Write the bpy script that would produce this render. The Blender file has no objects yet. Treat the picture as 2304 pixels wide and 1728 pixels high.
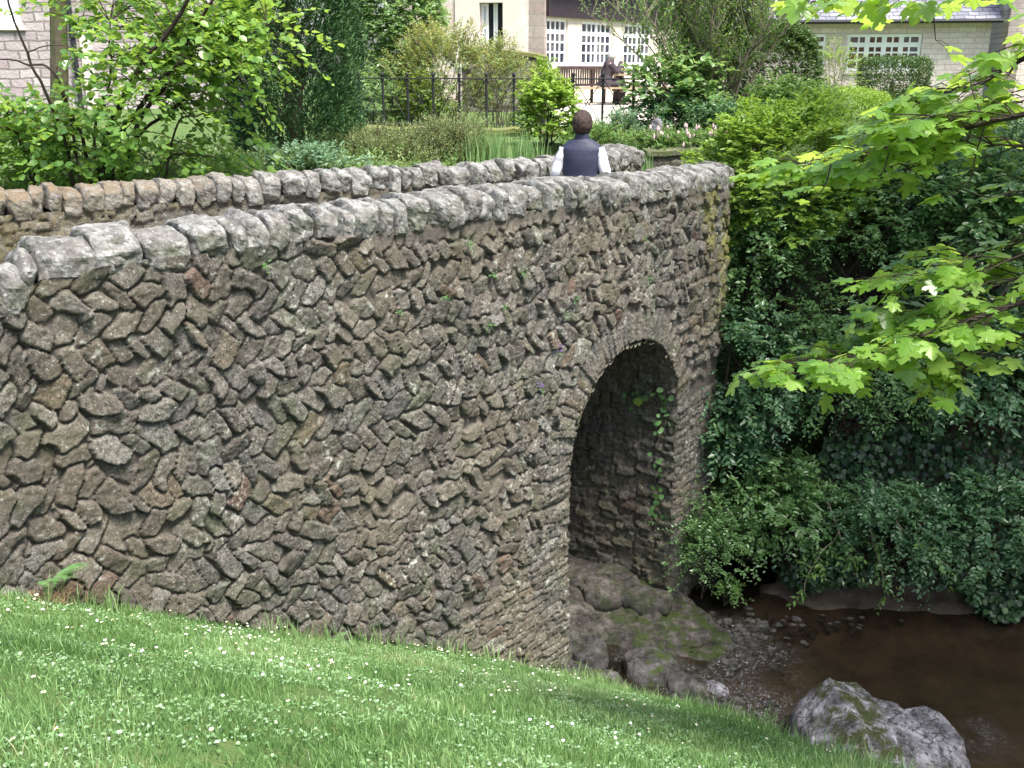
import bpy, math, random
import numpy as np
from mathutils import Vector
from math import radians, sin, cos, pi

# ------------------------------------------------------------------ camera, sky, sun, exposure
sc = bpy.context.scene
COL = sc.collection
PITCH = radians(17.7); FPX = 995.0; EYE = np.array([0.0, 0.0, 2.25])
cam_d = bpy.data.cameras.new("camera"); cam = bpy.data.objects.new("camera", cam_d); COL.objects.link(cam)
cam.location = EYE; cam.rotation_euler = (radians(90) - PITCH, 0, 0)
cam_d.sensor_width = 36.0; cam_d.lens = 36.0 * FPX / 1024.0
cam_d.clip_start = 0.05; cam_d.clip_end = 500.0
sc.camera = cam

SUN_EL, SUN_AZ = radians(64), radians(136)        # azimuth measured from +Y (ahead of the camera), positive to +X
world = bpy.data.worlds.new("World"); sc.world = world; world.use_nodes = True
wn = world.node_tree; wn.nodes.clear()
sky = wn.nodes.new("ShaderNodeTexSky"); sky.sky_type = 'NISHITA'; sky.sun_disc = False
sky.sun_elevation = SUN_EL; sky.sun_rotation = SUN_AZ
sky.dust_density = 3.0; sky.air_density = 1.0; sky.ozone_density = 1.0
bg = wn.nodes.new("ShaderNodeBackground"); bg.inputs[1].default_value = 0.12
wo = wn.nodes.new("ShaderNodeOutputWorld")
wn.links.new(sky.outputs[0], bg.inputs[0]); wn.links.new(bg.outputs[0], wo.inputs[0])
sun_d = bpy.data.lights.new("sun", 'SUN'); sun_d.energy = 4.0; sun_d.angle = radians(20); sun_d.color = (1.0, 0.965, 0.925)
sun = bpy.data.objects.new("sun", sun_d); COL.objects.link(sun)
sd = Vector((sin(SUN_AZ) * cos(SUN_EL), cos(SUN_AZ) * cos(SUN_EL), sin(SUN_EL)))
sun.rotation_euler = sd.to_track_quat('Z', 'Y').to_euler()
sc.view_settings.view_transform = 'Standard'; sc.view_settings.look = 'None'
sc.view_settings.exposure = 1.38; sc.view_settings.gamma = 1.0
sc.cycles.max_bounces = 8; sc.cycles.transparent_max_bounces = 12
sc.cycles.diffuse_bounces = 3; sc.cycles.transmission_bounces = 6

RS = np.random.RandomState(7)
random.seed(7)

# ------------------------------------------------------------------ survey helpers
def ray(sx, sy):
    x = (sx / 2.25 - 512) / FPX; y = (384 - sy / 2.25) / FPX
    return np.array([x, cos(PITCH) + y * sin(PITCH), -sin(PITCH) + y * cos(PITCH)])
def at_z(sx, sy, z):
    r = ray(sx, sy); return EYE + r * ((z - EYE[2]) / r[2])
def at_y(sx, sy, Y):
    r = ray(sx, sy); return EYE + r * (Y / r[1])
def proj(P):
    d = np.asarray(P, float) - EYE
    f = d[..., 1] * cos(PITCH) - d[..., 2] * sin(PITCH); u = d[..., 1] * sin(PITCH) + d[..., 2] * cos(PITCH)
    f = np.where(f < 0.01, 0.01, f)
    return 512 + FPX * d[..., 0] / f, 384 - FPX * u / f

def smooth(x):
    x = np.clip(x, 0, 1); return x * x * (3 - 2 * x)

def _hash(ix, iy, iz, seed):
    h = (ix.astype(np.int64) * 374761393 + iy.astype(np.int64) * 668265263 + iz.astype(np.int64) * 1274126177 + seed * 974634777) & 0xffffffff
    h = ((h ^ (h >> 13)) * 1274126177) & 0xffffffff
    h = ((h ^ (h >> 16)) * 2246822519) & 0xffffffff
    return ((h ^ (h >> 15)) & 0xffffff) / float(0xffffff)
def vnoise(P, seed=0):
    P = np.asarray(P, float)
    i = np.floor(P).astype(np.int64); f = P - i; f = f * f * (3 - 2 * f)
    r = 0
    for dx in (0, 1):
        wx = f[..., 0] if dx else 1 - f[..., 0]
        for dy in (0, 1):
            wy = f[..., 1] if dy else 1 - f[..., 1]
            for dz in (0, 1):
                wz = f[..., 2] if dz else 1 - f[..., 2]
                r = r + wx * wy * wz * _hash(i[..., 0] + dx, i[..., 1] + dy, i[..., 2] + dz, seed)
    return r * 2 - 1
def fbm(P, octv=4, seed=0, gain=0.5):
    P = np.asarray(P, float); a = 1; s = 0; t = 0
    for o in range(octv):
        s = s + a * vnoise(P * (2.03 ** o) + 17.3 * o, seed + o); t += a; a *= gain
    return s / t
def fbm2(X, Y, octv=4, seed=0, gain=0.5):
    return fbm(np.stack([X, Y, np.zeros_like(X)], -1), octv, seed, gain)

# ------------------------------------------------------------------ object helpers
def wloc(o):
    l = np.zeros(3)
    while o is not None:
        l = l + np.array(o.location); o = o.parent
    return l
def mesh_obj(name, V, Fs, mat, parent=None, attrs=None, smooth_shade=False, midx=None):
    """V: n x 3 world points; Fs: list of (m x k) index arrays; attrs: {name: per-face or per-vertex values}"""
    V = np.asarray(V, float)
    if parent is not None: V = V - wloc(parent)
    if not isinstance(Fs, list): Fs = [Fs]
    Fs = [np.asarray(f, np.int64) for f in Fs if len(f)]
    me = bpy.data.meshes.new(name)
    me.vertices.add(len(V)); me.vertices.foreach_set("co", V.astype(np.float32).ravel())
    loops = np.concatenate([f.ravel() for f in Fs]).astype(np.int32)
    sizes = np.concatenate([np.full(len(f), f.shape[1]) for f in Fs]).astype(np.int32)
    starts = np.concatenate([[0], np.cumsum(sizes)[:-1]]).astype(np.int32)
    me.loops.add(len(loops)); me.loops.foreach_set("vertex_index", loops)
    me.polygons.add(len(sizes)); me.polygons.foreach_set("loop_start", starts); me.polygons.foreach_set("loop_total", sizes)
    me.polygons.foreach_set("use_smooth", np.full(len(sizes), bool(smooth_shade)))
    mats = mat if isinstance(mat, (list, tuple)) else [mat]
    for m in mats: me.materials.append(m)
    if midx is not None: me.polygons.foreach_set("material_index", np.asarray(midx, np.int32))
    me.update(calc_edges=True)
    if attrs:
        for k, a in attrs.items():
            a = np.asarray(a, np.float32)
            dom = 'POINT' if len(a) == len(V) else 'FACE'
            at = me.attributes.new(k, 'FLOAT', dom); at.data.foreach_set("value", a)
    o = bpy.data.objects.new(name, me); COL.objects.link(o)
    if parent is not None: o.parent = parent
    return o
def tag(o, label=None, cat=None, group=None, kind=None):
    if label: o['label'] = label
    if cat: o['category'] = cat
    if group: o['group'] = group
    if kind: o['kind'] = kind
    return o
def thing(name, label, cat, loc=(0, 0, 0), group=None):
    o = bpy.data.objects.new(name, None); o.empty_display_size = 0.2; COL.objects.link(o)
    o.location = tuple(float(v) for v in loc)
    return tag(o, label, cat, group)

class MB:
    def __init__(s): s.V = []; s.F = {}; s.n = 0
    def add(s, V, Fs):
        V = np.asarray(V, float); s.V.append(V)
        for f in (Fs if isinstance(Fs, list) else [Fs]):
            f = np.asarray(f, np.int64)
            if len(f): s.F.setdefault(f.shape[1], []).append(f + s.n)
        s.n += len(V); return s
    def box(s, a, b, rz=0, org=None):
        x0, y0, z0 = a; x1, y1, z1 = b
        V = np.array([[x, y, z] for z in (z0, z1) for y in (y0, y1) for x in (x0, x1)], float)
        if rz:
            org = np.array(org if org is not None else [0, 0, 0], float)
            c, q = cos(rz), sin(rz); W = V - org
            V = np.stack([W[:, 0] * c - W[:, 1] * q, W[:, 0] * q + W[:, 1] * c, W[:, 2]], 1) + org
        return s.add(V, np.array([[0, 2, 3, 1], [4, 5, 7, 6], [0, 1, 5, 4], [2, 6, 7, 3], [0, 4, 6, 2], [1, 3, 7, 5]]))
    def tube(s, pts, rad, k=6, caps=True):
        pts = np.asarray(pts, float); n = len(pts)
        rad = np.broadcast_to(np.asarray(rad, float), (n,))
        T = np.gradient(pts, axis=0); T /= np.linalg.norm(T, axis=1)[:, None] + 1e-9
        up = np.array([0, 0, 1.0]) if abs(T[0][2]) < 0.9 else np.array([1.0, 0, 0])
        A = np.cross(T, up); A /= np.linalg.norm(A, axis=1)[:, None] + 1e-9
        B = np.cross(T, A)
        a = np.arange(k) * 2 * pi / k
        V = pts[:, None, :] + rad[:, None, None] * (A[:, None, :] * np.cos(a)[None, :, None] + B[:, None, :] * np.sin(a)[None, :, None])
        V = V.reshape(-1, 3)
        i = np.arange(n - 1)[:, None] * k; j = np.arange(k)[None, :]; j2 = (j + 1) % k
        F = np.stack([i + j, i + j2, i + k + j2, i + k + j], -1).reshape(-1, 4)
        fs = [F]
        if caps and k == 4: fs.append(np.array([[3, 2, 1, 0], [n * k - 4, n * k - 3, n * k - 2, n * k - 1]]))
        elif caps:
            V = np.vstack([V, pts[0], pts[-1]]); m = n * k
            jj = np.arange(k); fs.append(np.stack([np.full(k, m), (jj + 1) % k, jj], 1))
            fs.append(np.stack([np.full(k, m + 1), (n - 1) * k + jj, (n - 1) * k + (jj + 1) % k], 1))
        return s.add(V, fs)
    def loft(s, rings, k=16, p=2.0):
        """rings: (centre xyz, rx, ry, yaw) stacked"""
        n = len(rings); a = np.arange(k) * 2 * pi / k; V = []
        for (c, rx, ry, yaw) in rings:
            ca, sa = np.cos(a), np.sin(a)
            x = np.sign(ca) * abs(ca) ** (2 / p) * rx; y = np.sign(sa) * abs(sa) ** (2 / p) * ry
            V.append(np.stack([c[0] + x * cos(yaw) - y * sin(yaw), c[1] + x * sin(yaw) + y * cos(yaw), np.full(k, c[2])], 1))
        V = np.vstack(V); i = np.arange(n - 1)[:, None] * k; j = np.arange(k)[None, :]; j2 = (j + 1) % k
        F = np.stack([i + j, i + j2, i + k + j2, i + k + j], -1).reshape(-1, 4)
        return s.add(V, [F, np.array([list(range(k))[::-1]]), np.array([[(n - 1) * k + q for q in range(k)]])])
    def build(s, name, mat, parent=None, **kw):
        return mesh_obj(name, np.vstack(s.V), [np.vstack(f) for f in s.F.values()], mat, parent, **kw)

# ------------------------------------------------------------------ materials
class NT:
    def __init__(s, name):
        s.m = bpy.data.materials.new(name); s.m.use_nodes = True; s.t = s.m.node_tree; s.t.nodes.clear()
        s.out = s.n('ShaderNodeOutputMaterial')
    def n(s, typ, **kw):
        nd = s.t.nodes.new(typ)
        for k, v in kw.items():
            if k.startswith('i_'): nd.inputs[k[2:].replace('_', ' ')].default_value = v
            else: setattr(nd, k, v)
        return nd
    def l(s, a, b): s.t.links.new(a, b)
    def coord(s): return s.n('ShaderNodeTexCoord').outputs['Object']
    def noise(s, scale, detail=4, rough=0.55, vec=None, dist=0.0):
        nd = s.n('ShaderNodeTexNoise'); nd.inputs['Scale'].default_value = scale; nd.inputs['Detail'].default_value = detail
        nd.inputs['Roughness'].default_value = rough; nd.inputs['Distortion'].default_value = dist
        s.l(vec if vec is not None else s.coord(), nd.inputs['Vector']); return nd.outputs['Fac']
    def ramp(s, fac, stops, interp='LINEAR'):
        nd = s.n('ShaderNodeValToRGB'); cr = nd.color_ramp; cr.interpolation = interp
        while len(cr.elements) < len(stops): cr.elements.new(0.5)
        for e, (p, c) in zip(cr.elements, stops):
            e.position = p; e.color = (c[0], c[1], c[2], 1) if hasattr(c, '__len__') else (c, c, c, 1)
        s.l(fac, nd.inputs[0]); return nd.outputs[0]
    def mix(s, fac, a, b, mode='MIX'):
        nd = s.n('ShaderNodeMix', data_type='RGBA', blend_type=mode)
        for i, v in ((0, fac), (6, a), (7, b)):
            if hasattr(v, 'links') or isinstance(v, bpy.types.NodeSocket): s.l(v, nd.inputs[i])
            elif hasattr(v, '__len__'): nd.inputs[i].default_value = (v[0], v[1], v[2], 1)
            else: nd.inputs[i].default_value = v
        return nd.outputs[2]
    def math(s, op, a, b=0.0, clamp=False):
        nd = s.n('ShaderNodeMath', operation=op, use_clamp=clamp)
        for i, v in ((0, a), (1, b)):
            if isinstance(v, bpy.types.NodeSocket): s.l(v, nd.inputs[i])
            else: nd.inputs[i].default_value = v
        return nd.outputs[0]
    def attr(s, name): return s.n('ShaderNodeAttribute', attribute_name=name).outputs['Fac']
    def bump(s, h, strength=0.3, dist=0.02):
        nd = s.n('ShaderNodeBump'); nd.inputs['Strength'].default_value = strength; nd.inputs['Distance'].default_value = dist
        s.l(h, nd.inputs['Height']); return nd.outputs[0]
    def pbr(s, col, rough=0.8, spec=0.3, bump=None, metallic=0.0, **kw):
        p = s.n('ShaderNodeBsdfPrincipled')
        if isinstance(col, bpy.types.NodeSocket): s.l(col, p.inputs['Base Color'])
        else: p.inputs['Base Color'].default_value = (col[0], col[1], col[2], 1)
        if isinstance(rough, bpy.types.NodeSocket): s.l(rough, p.inputs['Roughness'])
        else: p.inputs['Roughness'].default_value = rough
        p.inputs['Specular IOR Level'].default_value = spec; p.inputs['Metallic'].default_value = metallic
        if bump is not None: s.l(bump, p.inputs['Normal'])
        return p.outputs[0]
    def done(s, sh): s.l(sh, s.out.inputs[0]); return s.m

def leaf_mat(name, cols, trans=0.35, tcol=None, rough=0.4, spec=0.4):
    t = NT(name); r = t.attr('rnd')
    c = t.ramp(r, [(i / (len(cols) - 1), q) for i, q in enumerate(cols)])
    n = t.noise(6.0, 2); c = t.mix(t.math('MULTIPLY', n, 0.35), c, (cols[0][0] * .6, cols[0][1] * .6, cols[0][2] * .6))
    b = t.pbr(c, rough, spec)
    tr = t.n('ShaderNodeBsdfTranslucent')
    if tcol is None: tcc = t.mix(0.5, c, (cols[-1][0] * 1.5, cols[-1][1] * 1.4, cols[-1][2] * .7))
    else: tcc = t.mix(0.75, c, tcol)
    t.l(tcc, tr.inputs[0])
    mx = t.n('ShaderNodeMixShader'); mx.inputs[0].default_value = trans; t.l(b, mx.inputs[1]); t.l(tr.outputs[0], mx.inputs[2])
    return t.done(mx.outputs[0])

def simple(name, col, rough=0.7, spec=0.3, nscale=8, var=0.25, bump=0.2, bdist=0.01):
    t = NT(name); n = t.noise(nscale, 5)
    c = t.ramp(n, [(0.25, [v * (1 - var) for v in col]), (0.75, [min(1, v * (1 + var)) for v in col])])
    return t.done(t.pbr(c, rough, spec, t.bump(t.noise(nscale * 6, 4), bump, bdist)))

def stone_mat(name, warm=1.0, bright=1.0, moss_c=(.12, .14, .03)):
    """rubble masonry: srnd = one random number for each stone, smask = 1 on stone, 0 in the mortar, moss = growth"""
    t = NT(name); co = t.coord(); r = t.attr('srnd'); m = t.attr('smask'); mo = t.attr('moss')
    B = bright
    c = t.ramp(r, [(0.0, (.130 * B, .118 * B, .102 * B)), (0.2, (.190 * B, .172 * B, .146 * B)), (0.4, (.150 * B, .144 * B, .132 * B)), (0.6, (.225 * B, .208 * B, .177 * B)),
                   (0.78, (.168 * B, .148 * B, .126 * B)), (0.90, (.26 * B, .25 * B, .225 * B)), (0.97, (.20 * B, .165 * B, .115 * B)), (0.99, (.18 * B, .125 * B, .10 * B)), (1.0, (.18 * B, .12 * B, .095 * B))])
    n1 = t.noise(22, 6, 0.7, co); c = t.mix(0.85, c, t.ramp(n1, [(0.32, .22), (0.46, .75), (0.54, 1.0), (0.70, 1.7)]), 'MULTIPLY')
    c = t.mix(t.ramp(t.noise(70, 4, .7, co), [(.40, .75), (.5, 0)]), c, (.03, .026, .02)); n2 = t.noise(3.2, 3, 0.6, co); c = t.mix(t.ramp(n2, [(0.48, 0), (0.66, .4)]), c, (.085, .11, .05))
    n3 = t.noise(1.1, 3, 0.5, co); c = t.mix(t.ramp(n3, [(0.45, 0), (0.65, .35)]), c, (.19 * B, .15 * B, .10 * B))
    # pale lichen: crusts on the stones only
    n4 = t.noise(14, 5, 0.7, co, 0.4); n5 = t.noise(2.0, 2, 0.5, co)
    li = t.math('MULTIPLY', t.ramp(n4, [(0.57, 0), (0.63, 1)]), t.ramp(n5, [(0.44, 0), (0.60, 1)]))
    c = t.mix(t.math('MULTIPLY', li, .75), c, (.48, .49, .42))
    n4b = t.noise(48, 3, 0.6, co); c = t.mix(t.ramp(n4b, [(0.62, 0), (0.68, .65)]), c, (.46, .46, .42))
    mort = t.ramp(t.noise(26, 5, .7, co), [(0.25, (.075, .065, .054)), (0.75, (.16, .142, .118))])
    c = t.mix(m, mort, c)
    c = t.mix(t.math('MULTIPLY', mo, t.ramp(t.noise(19, 4, .7, co), [(0.38, 0), (0.52, 1)]), True), c, moss_c)
    bp = t.bump(t.noise(48, 8, .8, co), 1.0, 0.022)
    return t.done(t.pbr(c, 0.9, 0.18, bp))

M = {}
M['stone'] = stone_mat('rubble_stone', bright=.95, moss_c=(.23, .215, .05))
M['stone_inner'] = stone_mat('rubble_stone_parapet', bright=1.0, moss_c=(.16, .13, .05))
M['stone_arch'] = stone_mat('rubble_stone_arch', bright=1.0, moss_c=(.10, .11, .05))
def coping_mat(name, brown):
    t = NT(name); co = t.coord(); oi = t.n('ShaderNodeObjectInfo').outputs['Random']
    c = t.ramp(oi, [(0, (.13, .122, .11)), (.5, (.20, .193, .178)), (1, (.145, .138, .124))])
    c = t.mix(0.8, c, t.ramp(t.noise(14, 7, .75, co), [(0.34, .18), (0.46, .7), (0.56, 1.1), (0.68, 1.7)]), 'MULTIPLY')
    c = t.mix(t.ramp(t.noise(9, 5, .7, co, .5), [(0.52, 0), (0.60, .35)]), c, (.44, .45, .43)); c = t.mix(t.ramp(t.noise(24, 5, .7, co), [(0.60, 0), (0.66, .6)]), c, (.52, .53, .52))
    c = t.mix(t.ramp(t.noise(33, 4, .6, co), [(0.60, 0), (0.67, .7)]), c, (.08, .08, .065))
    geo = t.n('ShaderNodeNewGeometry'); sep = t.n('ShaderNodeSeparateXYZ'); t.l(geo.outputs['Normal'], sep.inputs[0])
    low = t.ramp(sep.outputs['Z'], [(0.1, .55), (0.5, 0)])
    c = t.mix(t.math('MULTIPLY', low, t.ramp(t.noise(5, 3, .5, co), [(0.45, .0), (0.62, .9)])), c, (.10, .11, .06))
    if brown:   # dry brown moss that grows on the tops
        mo = t.attr('moss'); up = t.ramp(sep.outputs['Z'], [(0.25, 0), (0.6, 1)])
        k = t.math('MULTIPLY', t.math('MULTIPLY', up, mo), t.ramp(t.noise(11, 4, .6, co), [(0.36, .1), (0.55, 1)]))
        c = t.mix(k, c, t.ramp(t.noise(40, 3, .6, co), [(.3, (.085, .062, .032)), (.7, (.18, .125, .06))]))
        c = t.mix(t.math('MULTIPLY', mo, .35), c, (.17, .13, .09))
    return t.done(t.pbr(c, 0.88, 0.2, t.bump(t.noise(45, 6, .75, co), 0.8, 0.014)))
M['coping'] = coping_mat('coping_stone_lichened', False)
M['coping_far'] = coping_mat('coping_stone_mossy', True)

# ------------------------------------------------------------------ plan curves of the two parapets
class Curve:
    def __init__(s, S, X, Y):
        s.S, s.X, s.Y = S, X, Y
        s.H = np.unwrap(np.arctan2(np.gradient(Y), np.gradient(X)))
    def pos(s, t): return np.stack([np.interp(t, s.S, s.X), np.interp(t, s.S, s.Y)], -1)
    def head(s, t): return np.interp(t, s.S, s.H)
    def nearest(s, X, Y):
        shp = X.shape; P = np.stack([X.ravel(), Y.ravel()], 1); st = 4
        Q = np.stack([s.X[::st], s.Y[::st]], 1); i = np.empty(len(P), int)
        for a in range(0, len(P), 20000):
            i[a:a + 20000] = ((P[a:a + 20000, None, :] - Q[None]) ** 2).sum(-1).argmin(1)
        h = s.H[::st][i]; d = P - Q[i]
        D = -np.sin(h) * d[:, 0] + np.cos(h) * d[:, 1]; T = s.S[::st][i] + np.cos(h) * d[:, 0] + np.sin(h) * d[:, 1]
        return D.reshape(shp), T.reshape(shp)
def _integrate(phi, x0, y0, a, b, ds=0.01):
    ss = np.arange(0, b, ds); h = np.radians([phi(v) for v in ss])
    X = x0 + np.concatenate([[0], np.cumsum(np.cos(h[1:]) * ds)]); Y = y0 + np.concatenate([[0], np.cumsum(np.sin(h[1:]) * ds)])
    s2 = np.arange(-ds, a, -ds); h = np.radians([phi(v) for v in s2])
    X2 = x0 - np.cumsum(np.cos(h) * ds); Y2 = y0 - np.cumsum(np.sin(h) * ds)
    return Curve(np.r_[s2[::-1], ss], np.r_[X2[::-1], X], np.r_[Y2[::-1], Y])
NEAR = _integrate(lambda s: 41 + min(17, 3.7 * max(0, s - 2.8)) + min(50, 55 * max(0, -s)), -2.94, 6.1, -2.2, 8.62)
def _catmull(P, n=40):
    P = np.asarray(P, float); Q = np.vstack([2 * P[0] - P[1], P, 2 * P[-1] - P[-2]]); out = []
    for i in range(len(P) - 1):
        a, b, c, d = Q[i:i + 4]
        for t in np.linspace(0, 1, n, endpoint=False):
            out.append(.5 * ((2 * b) + (-a + c) * t + (2 * a - 5 * b + 4 * c - d) * t * t + (-a + 3 * b - 3 * c + d) * t ** 3))
    out.append(P[-1]); return np.array(out)
_f = _catmull([(-7.6, 6.9), (-4.5, 8.83), (-2, 10.42), (.51, 12.05), (1.25, 12.95), (1.62, 13.75), (1.82, 14.35)])
_L = np.r_[0, np.cumsum(np.linalg.norm(np.diff(_f, axis=0), axis=1))]
_ss = np.arange(0, _L[-1], .01); FAR = Curve(_ss, np.interp(_ss, _L, _f[:, 0]), np.interp(_ss, _L, _f[:, 1]))
NEAR_END = 8.3; FAR_END = FAR.S[-1]
def near_top(s): return np.interp(s, [-1.6, -.5, -.1, .1, 1, 2.6, 4.2, 6.2, 8.6], [1.0, 1.08, 1.12, 1.19, 1.225, 1.255, 1.265, 1.20, 1.09])
ARC_C, ARC_R, ARC_RISE, ARC_SPRING = 5.88, 1.14, 1.17, -1.70
PHC = float(NEAR.head(ARC_C)); TC = np.array([cos(PHC), sin(PHC)]); INC = np.array([-sin(PHC), cos(PHC)]); AC = NEAR.pos(ARC_C)

# ------------------------------------------------------------------ rubble masonry: stones packed in the wall's own plane, raised from the mortar
def stone_field(U, W, stones, warp=0.012, seed=0):
    warp = warp * .8
    """U, W: regular grids (m); stones: rows u, w, angle, half length, half width, proud. Returns height, stone random, stone mask."""
    du = U[1, 0] - U[0, 0]; dw = W[0, 1] - W[0, 0]; u0, w0 = U[0, 0], W[0, 0]; nu, nw = U.shape
    wu = warp * fbm2(U * 11, W * 11, 3, seed + 1); ww = warp * fbm2(U * 11 + 50, W * 11, 3, seed + 2)
    F1 = np.full(U.shape, 9.); F2 = np.full(U.shape, 9.); ID = np.full(U.shape, -1); HX = np.zeros(U.shape)
    rs = np.random.RandomState(seed + 5); n = len(stones); tl = rs.uniform(-.22, .22, (n, 2)); ex = rs.uniform(3.0, 9.0, n)
    for k, (u, w, a, hl, hw, pr) in enumerate(stones):
        R = hl * 1.7 + .03
        i0 = max(0, int((u - R - u0) / du)); i1 = min(nu, int((u + R - u0) / du) + 2); j0 = max(0, int((w - R - w0) / dw)); j1 = min(nw, int((w + R - w0) / dw) + 2)
        if i0 >= i1 or j0 >= j1: continue
        sl = (slice(i0, i1), slice(j0, j1)); x = U[sl] + wu[sl] - u; y = W[sl] + ww[sl] - w
        c, q = cos(a), sin(a); X = (x * c + y * q) / hl; Y = (-x * q + y * c) / hw
        e = ex[k]; d = (abs(X) ** e + abs(Y) ** e) ** (1 / e)
        f1 = F1[sl]; f2 = F2[sl]; new = d < f1
        F2[sl] = np.where(new, f1, np.minimum(f2, d)); F1[sl] = np.where(new, d, f1); ID[sl] = np.where(new, k, ID[sl])
        HX[sl] = np.where(new, pr * (1 + tl[k, 0] * X * 1.6 + tl[k, 1] * Y * 1.6), HX[sl])
    e = np.minimum((F2 - F1) * 1.7, (1.16 - F1) * 2.6)
    prof = smooth(e / 0.33); mask = smooth((e - .05) / .10)
    cut = fbm2(U * 9, W * 9, 3, seed + 9) * .009 + np.round(fbm2(U * 12, W * 12, 2, seed + 33) * 3) / 3 * .006 + fbm2(U * 38, W * 38, 3, seed + 12) * .008
    pit = np.clip(fbm2(U * 60, W * 60, 2, seed + 15) - .25, 0, 1) * .018
    H = prof * (HX + cut - pit) + (1 - prof) * fbm2(U * 30, W * 30, 3, seed + 20) * .006
    rnd = np.where(ID >= 0, rs.uniform(0, 1, n)[np.maximum(ID, 0)], 0)
    return H, rnd, mask

def grid_faces(nu, nw, keep=None, flip=False):
    i, j = np.meshgrid(np.arange(nu - 1), np.arange(nw - 1), indexing='ij'); a = i * nw + j
    F = np.stack([a, a + nw, a + nw + 1, a + 1], -1)
    if flip: F = F[..., ::-1]
    return F[keep] if keep is not None else F.reshape(-1, 4)

def courses(u0, u1, w0, w1, ch, ln, ang=0.0, prd=(.015, .045), seed=0, jit=.25):
    rs = np.random.RandomState(seed); out = []; w = w0
    while w < w1:
        h = ch * rs.uniform(.7, 1.3); u = u0 + rs.uniform(0, ln)
        while u < u1:
            l = ln * rs.uniform(.45, 1.4)
            out.append((u + l / 2, w + h / 2 + rs.normal(0, jit * h * .3), ang + rs.normal(0, .13), l * .52, h * .52, rs.uniform(*prd))); u += l
        w += h
    return out

# --- face of the near wall
def near_face_stones():
    rs = np.random.RandomState(11); out = []
    band = -4.6; k = 0
    while band < 1.2:
        bh = rs.uniform(.135, .215); u = -1.9; sgn = 1 if k % 2 else -1
        while u < 8.9:
            big = np.interp(u, [-1.5, 1, 4, 7], [1.36, 1.16, .90, .82]) * (rs.choice([.85, 1, 1.18], p=[.25, .55, .2]))
            zone = vnoise(np.array([[u * .55, band * .8, 3.3]]), 4)[0]
            lean = sgn * (rs.normal(np.interp(u, [0, 5], [.92, 1.12]), .20)) if zone > -.55 else rs.normal(0.1, .35)
            if rs.rand() < .13: lean = rs.uniform(-1.5, 1.5)
            th = rs.uniform(.07, .135) * big * (1.25 if rs.rand() < .15 else 1)
            hl = bh * big * rs.uniform(.52, .78); step = th / max(.55, abs(sin(lean))) if abs(lean) > .5 else 2 * hl * .95
            wz = band * 1.0 + bh / 2 + rs.normal(0, .02)
            u += step / 2
            out.append([u, wz, lean, hl, (th * .50 if abs(lean) > .5 else min(th, bh) * .6) * rs.uniform(.86, 1.05), rs.uniform(.025, .070) * (1.25 if rs.rand() < .12 else 1)])
            u += step / 2 * rs.uniform(.95, 1.12)
        band += bh * np.interp(0, [0, 1], [1, 1]); k += 1
    A = np.array(out)
    # lower right, towards the pier: flat courses instead of herringbone
    flat = ((A[:, 0] > 3.1 - .25 * (A[:, 1] + 2.4)) & (A[:, 1] < -2.2 + .28 * (A[:, 0] - 4.8))) | ((A[:, 0] > 4.35) & (A[:, 0] < 4.9) & (A[:, 1] < -1.75)) | ((A[:, 0] > 7.0) & (A[:, 1] < -1.9))
    A = A[~flat]
    C = np.array(courses(2.7, 8.8, -4.6, -1.6, .088, .17, 0.06, (.015, .05), 3))
    ok = ((C[:, 0] > 3.1 - .25 * (C[:, 1] + 2.4)) & (C[:, 1] < -2.2 + .28 * (C[:, 0] - 4.8))) | ((C[:, 0] > 4.35) & (C[:, 0] < 4.9) & (C[:, 1] < -1.75)) | ((C[:, 0] > 7.0) & (C[:, 1] < -1.9))
    A = np.vstack([A, C[ok]])
    # ring of radial stones round the arch
    q = (A[:, 0] - ARC_C) / ARC_R; p = (A[:, 1] - ARC_SPRING) / ARC_RISE
    rr = np.where(A[:, 1] > ARC_SPRING - .1, np.sqrt(q ** 2 + p ** 2), abs(q)); A = A[~((rr < 1.31) & (A[:, 1] > ARC_SPRING - .25)) & ~(rr < .97)]
    th = -.12; R = []
    while th < pi + .12:
        w = rs.uniform(.05, .085); ln = rs.uniform(.15, .21)
        rad = 1.0 + ln * .92; cx = ARC_C + cos(th) * (ARC_R + ln * .95); cz = ARC_SPRING + sin(th) * (ARC_RISE + ln * .95)
        R.append([cx, cz, math.atan2(sin(th) * ARC_R, cos(th) * ARC_RISE) + rs.normal(0, .06), ln, w * .54, rs.uniform(.012, .045)])
        th += w / 1.2
    return np.vstack([A, np.array(R)])

bridge = thing('stone_bridge', 'humped rubble stone footbridge with herringbone masonry and one dark arch over the stream', 'bridge', (AC[0], AC[1], -4.2))

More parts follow.
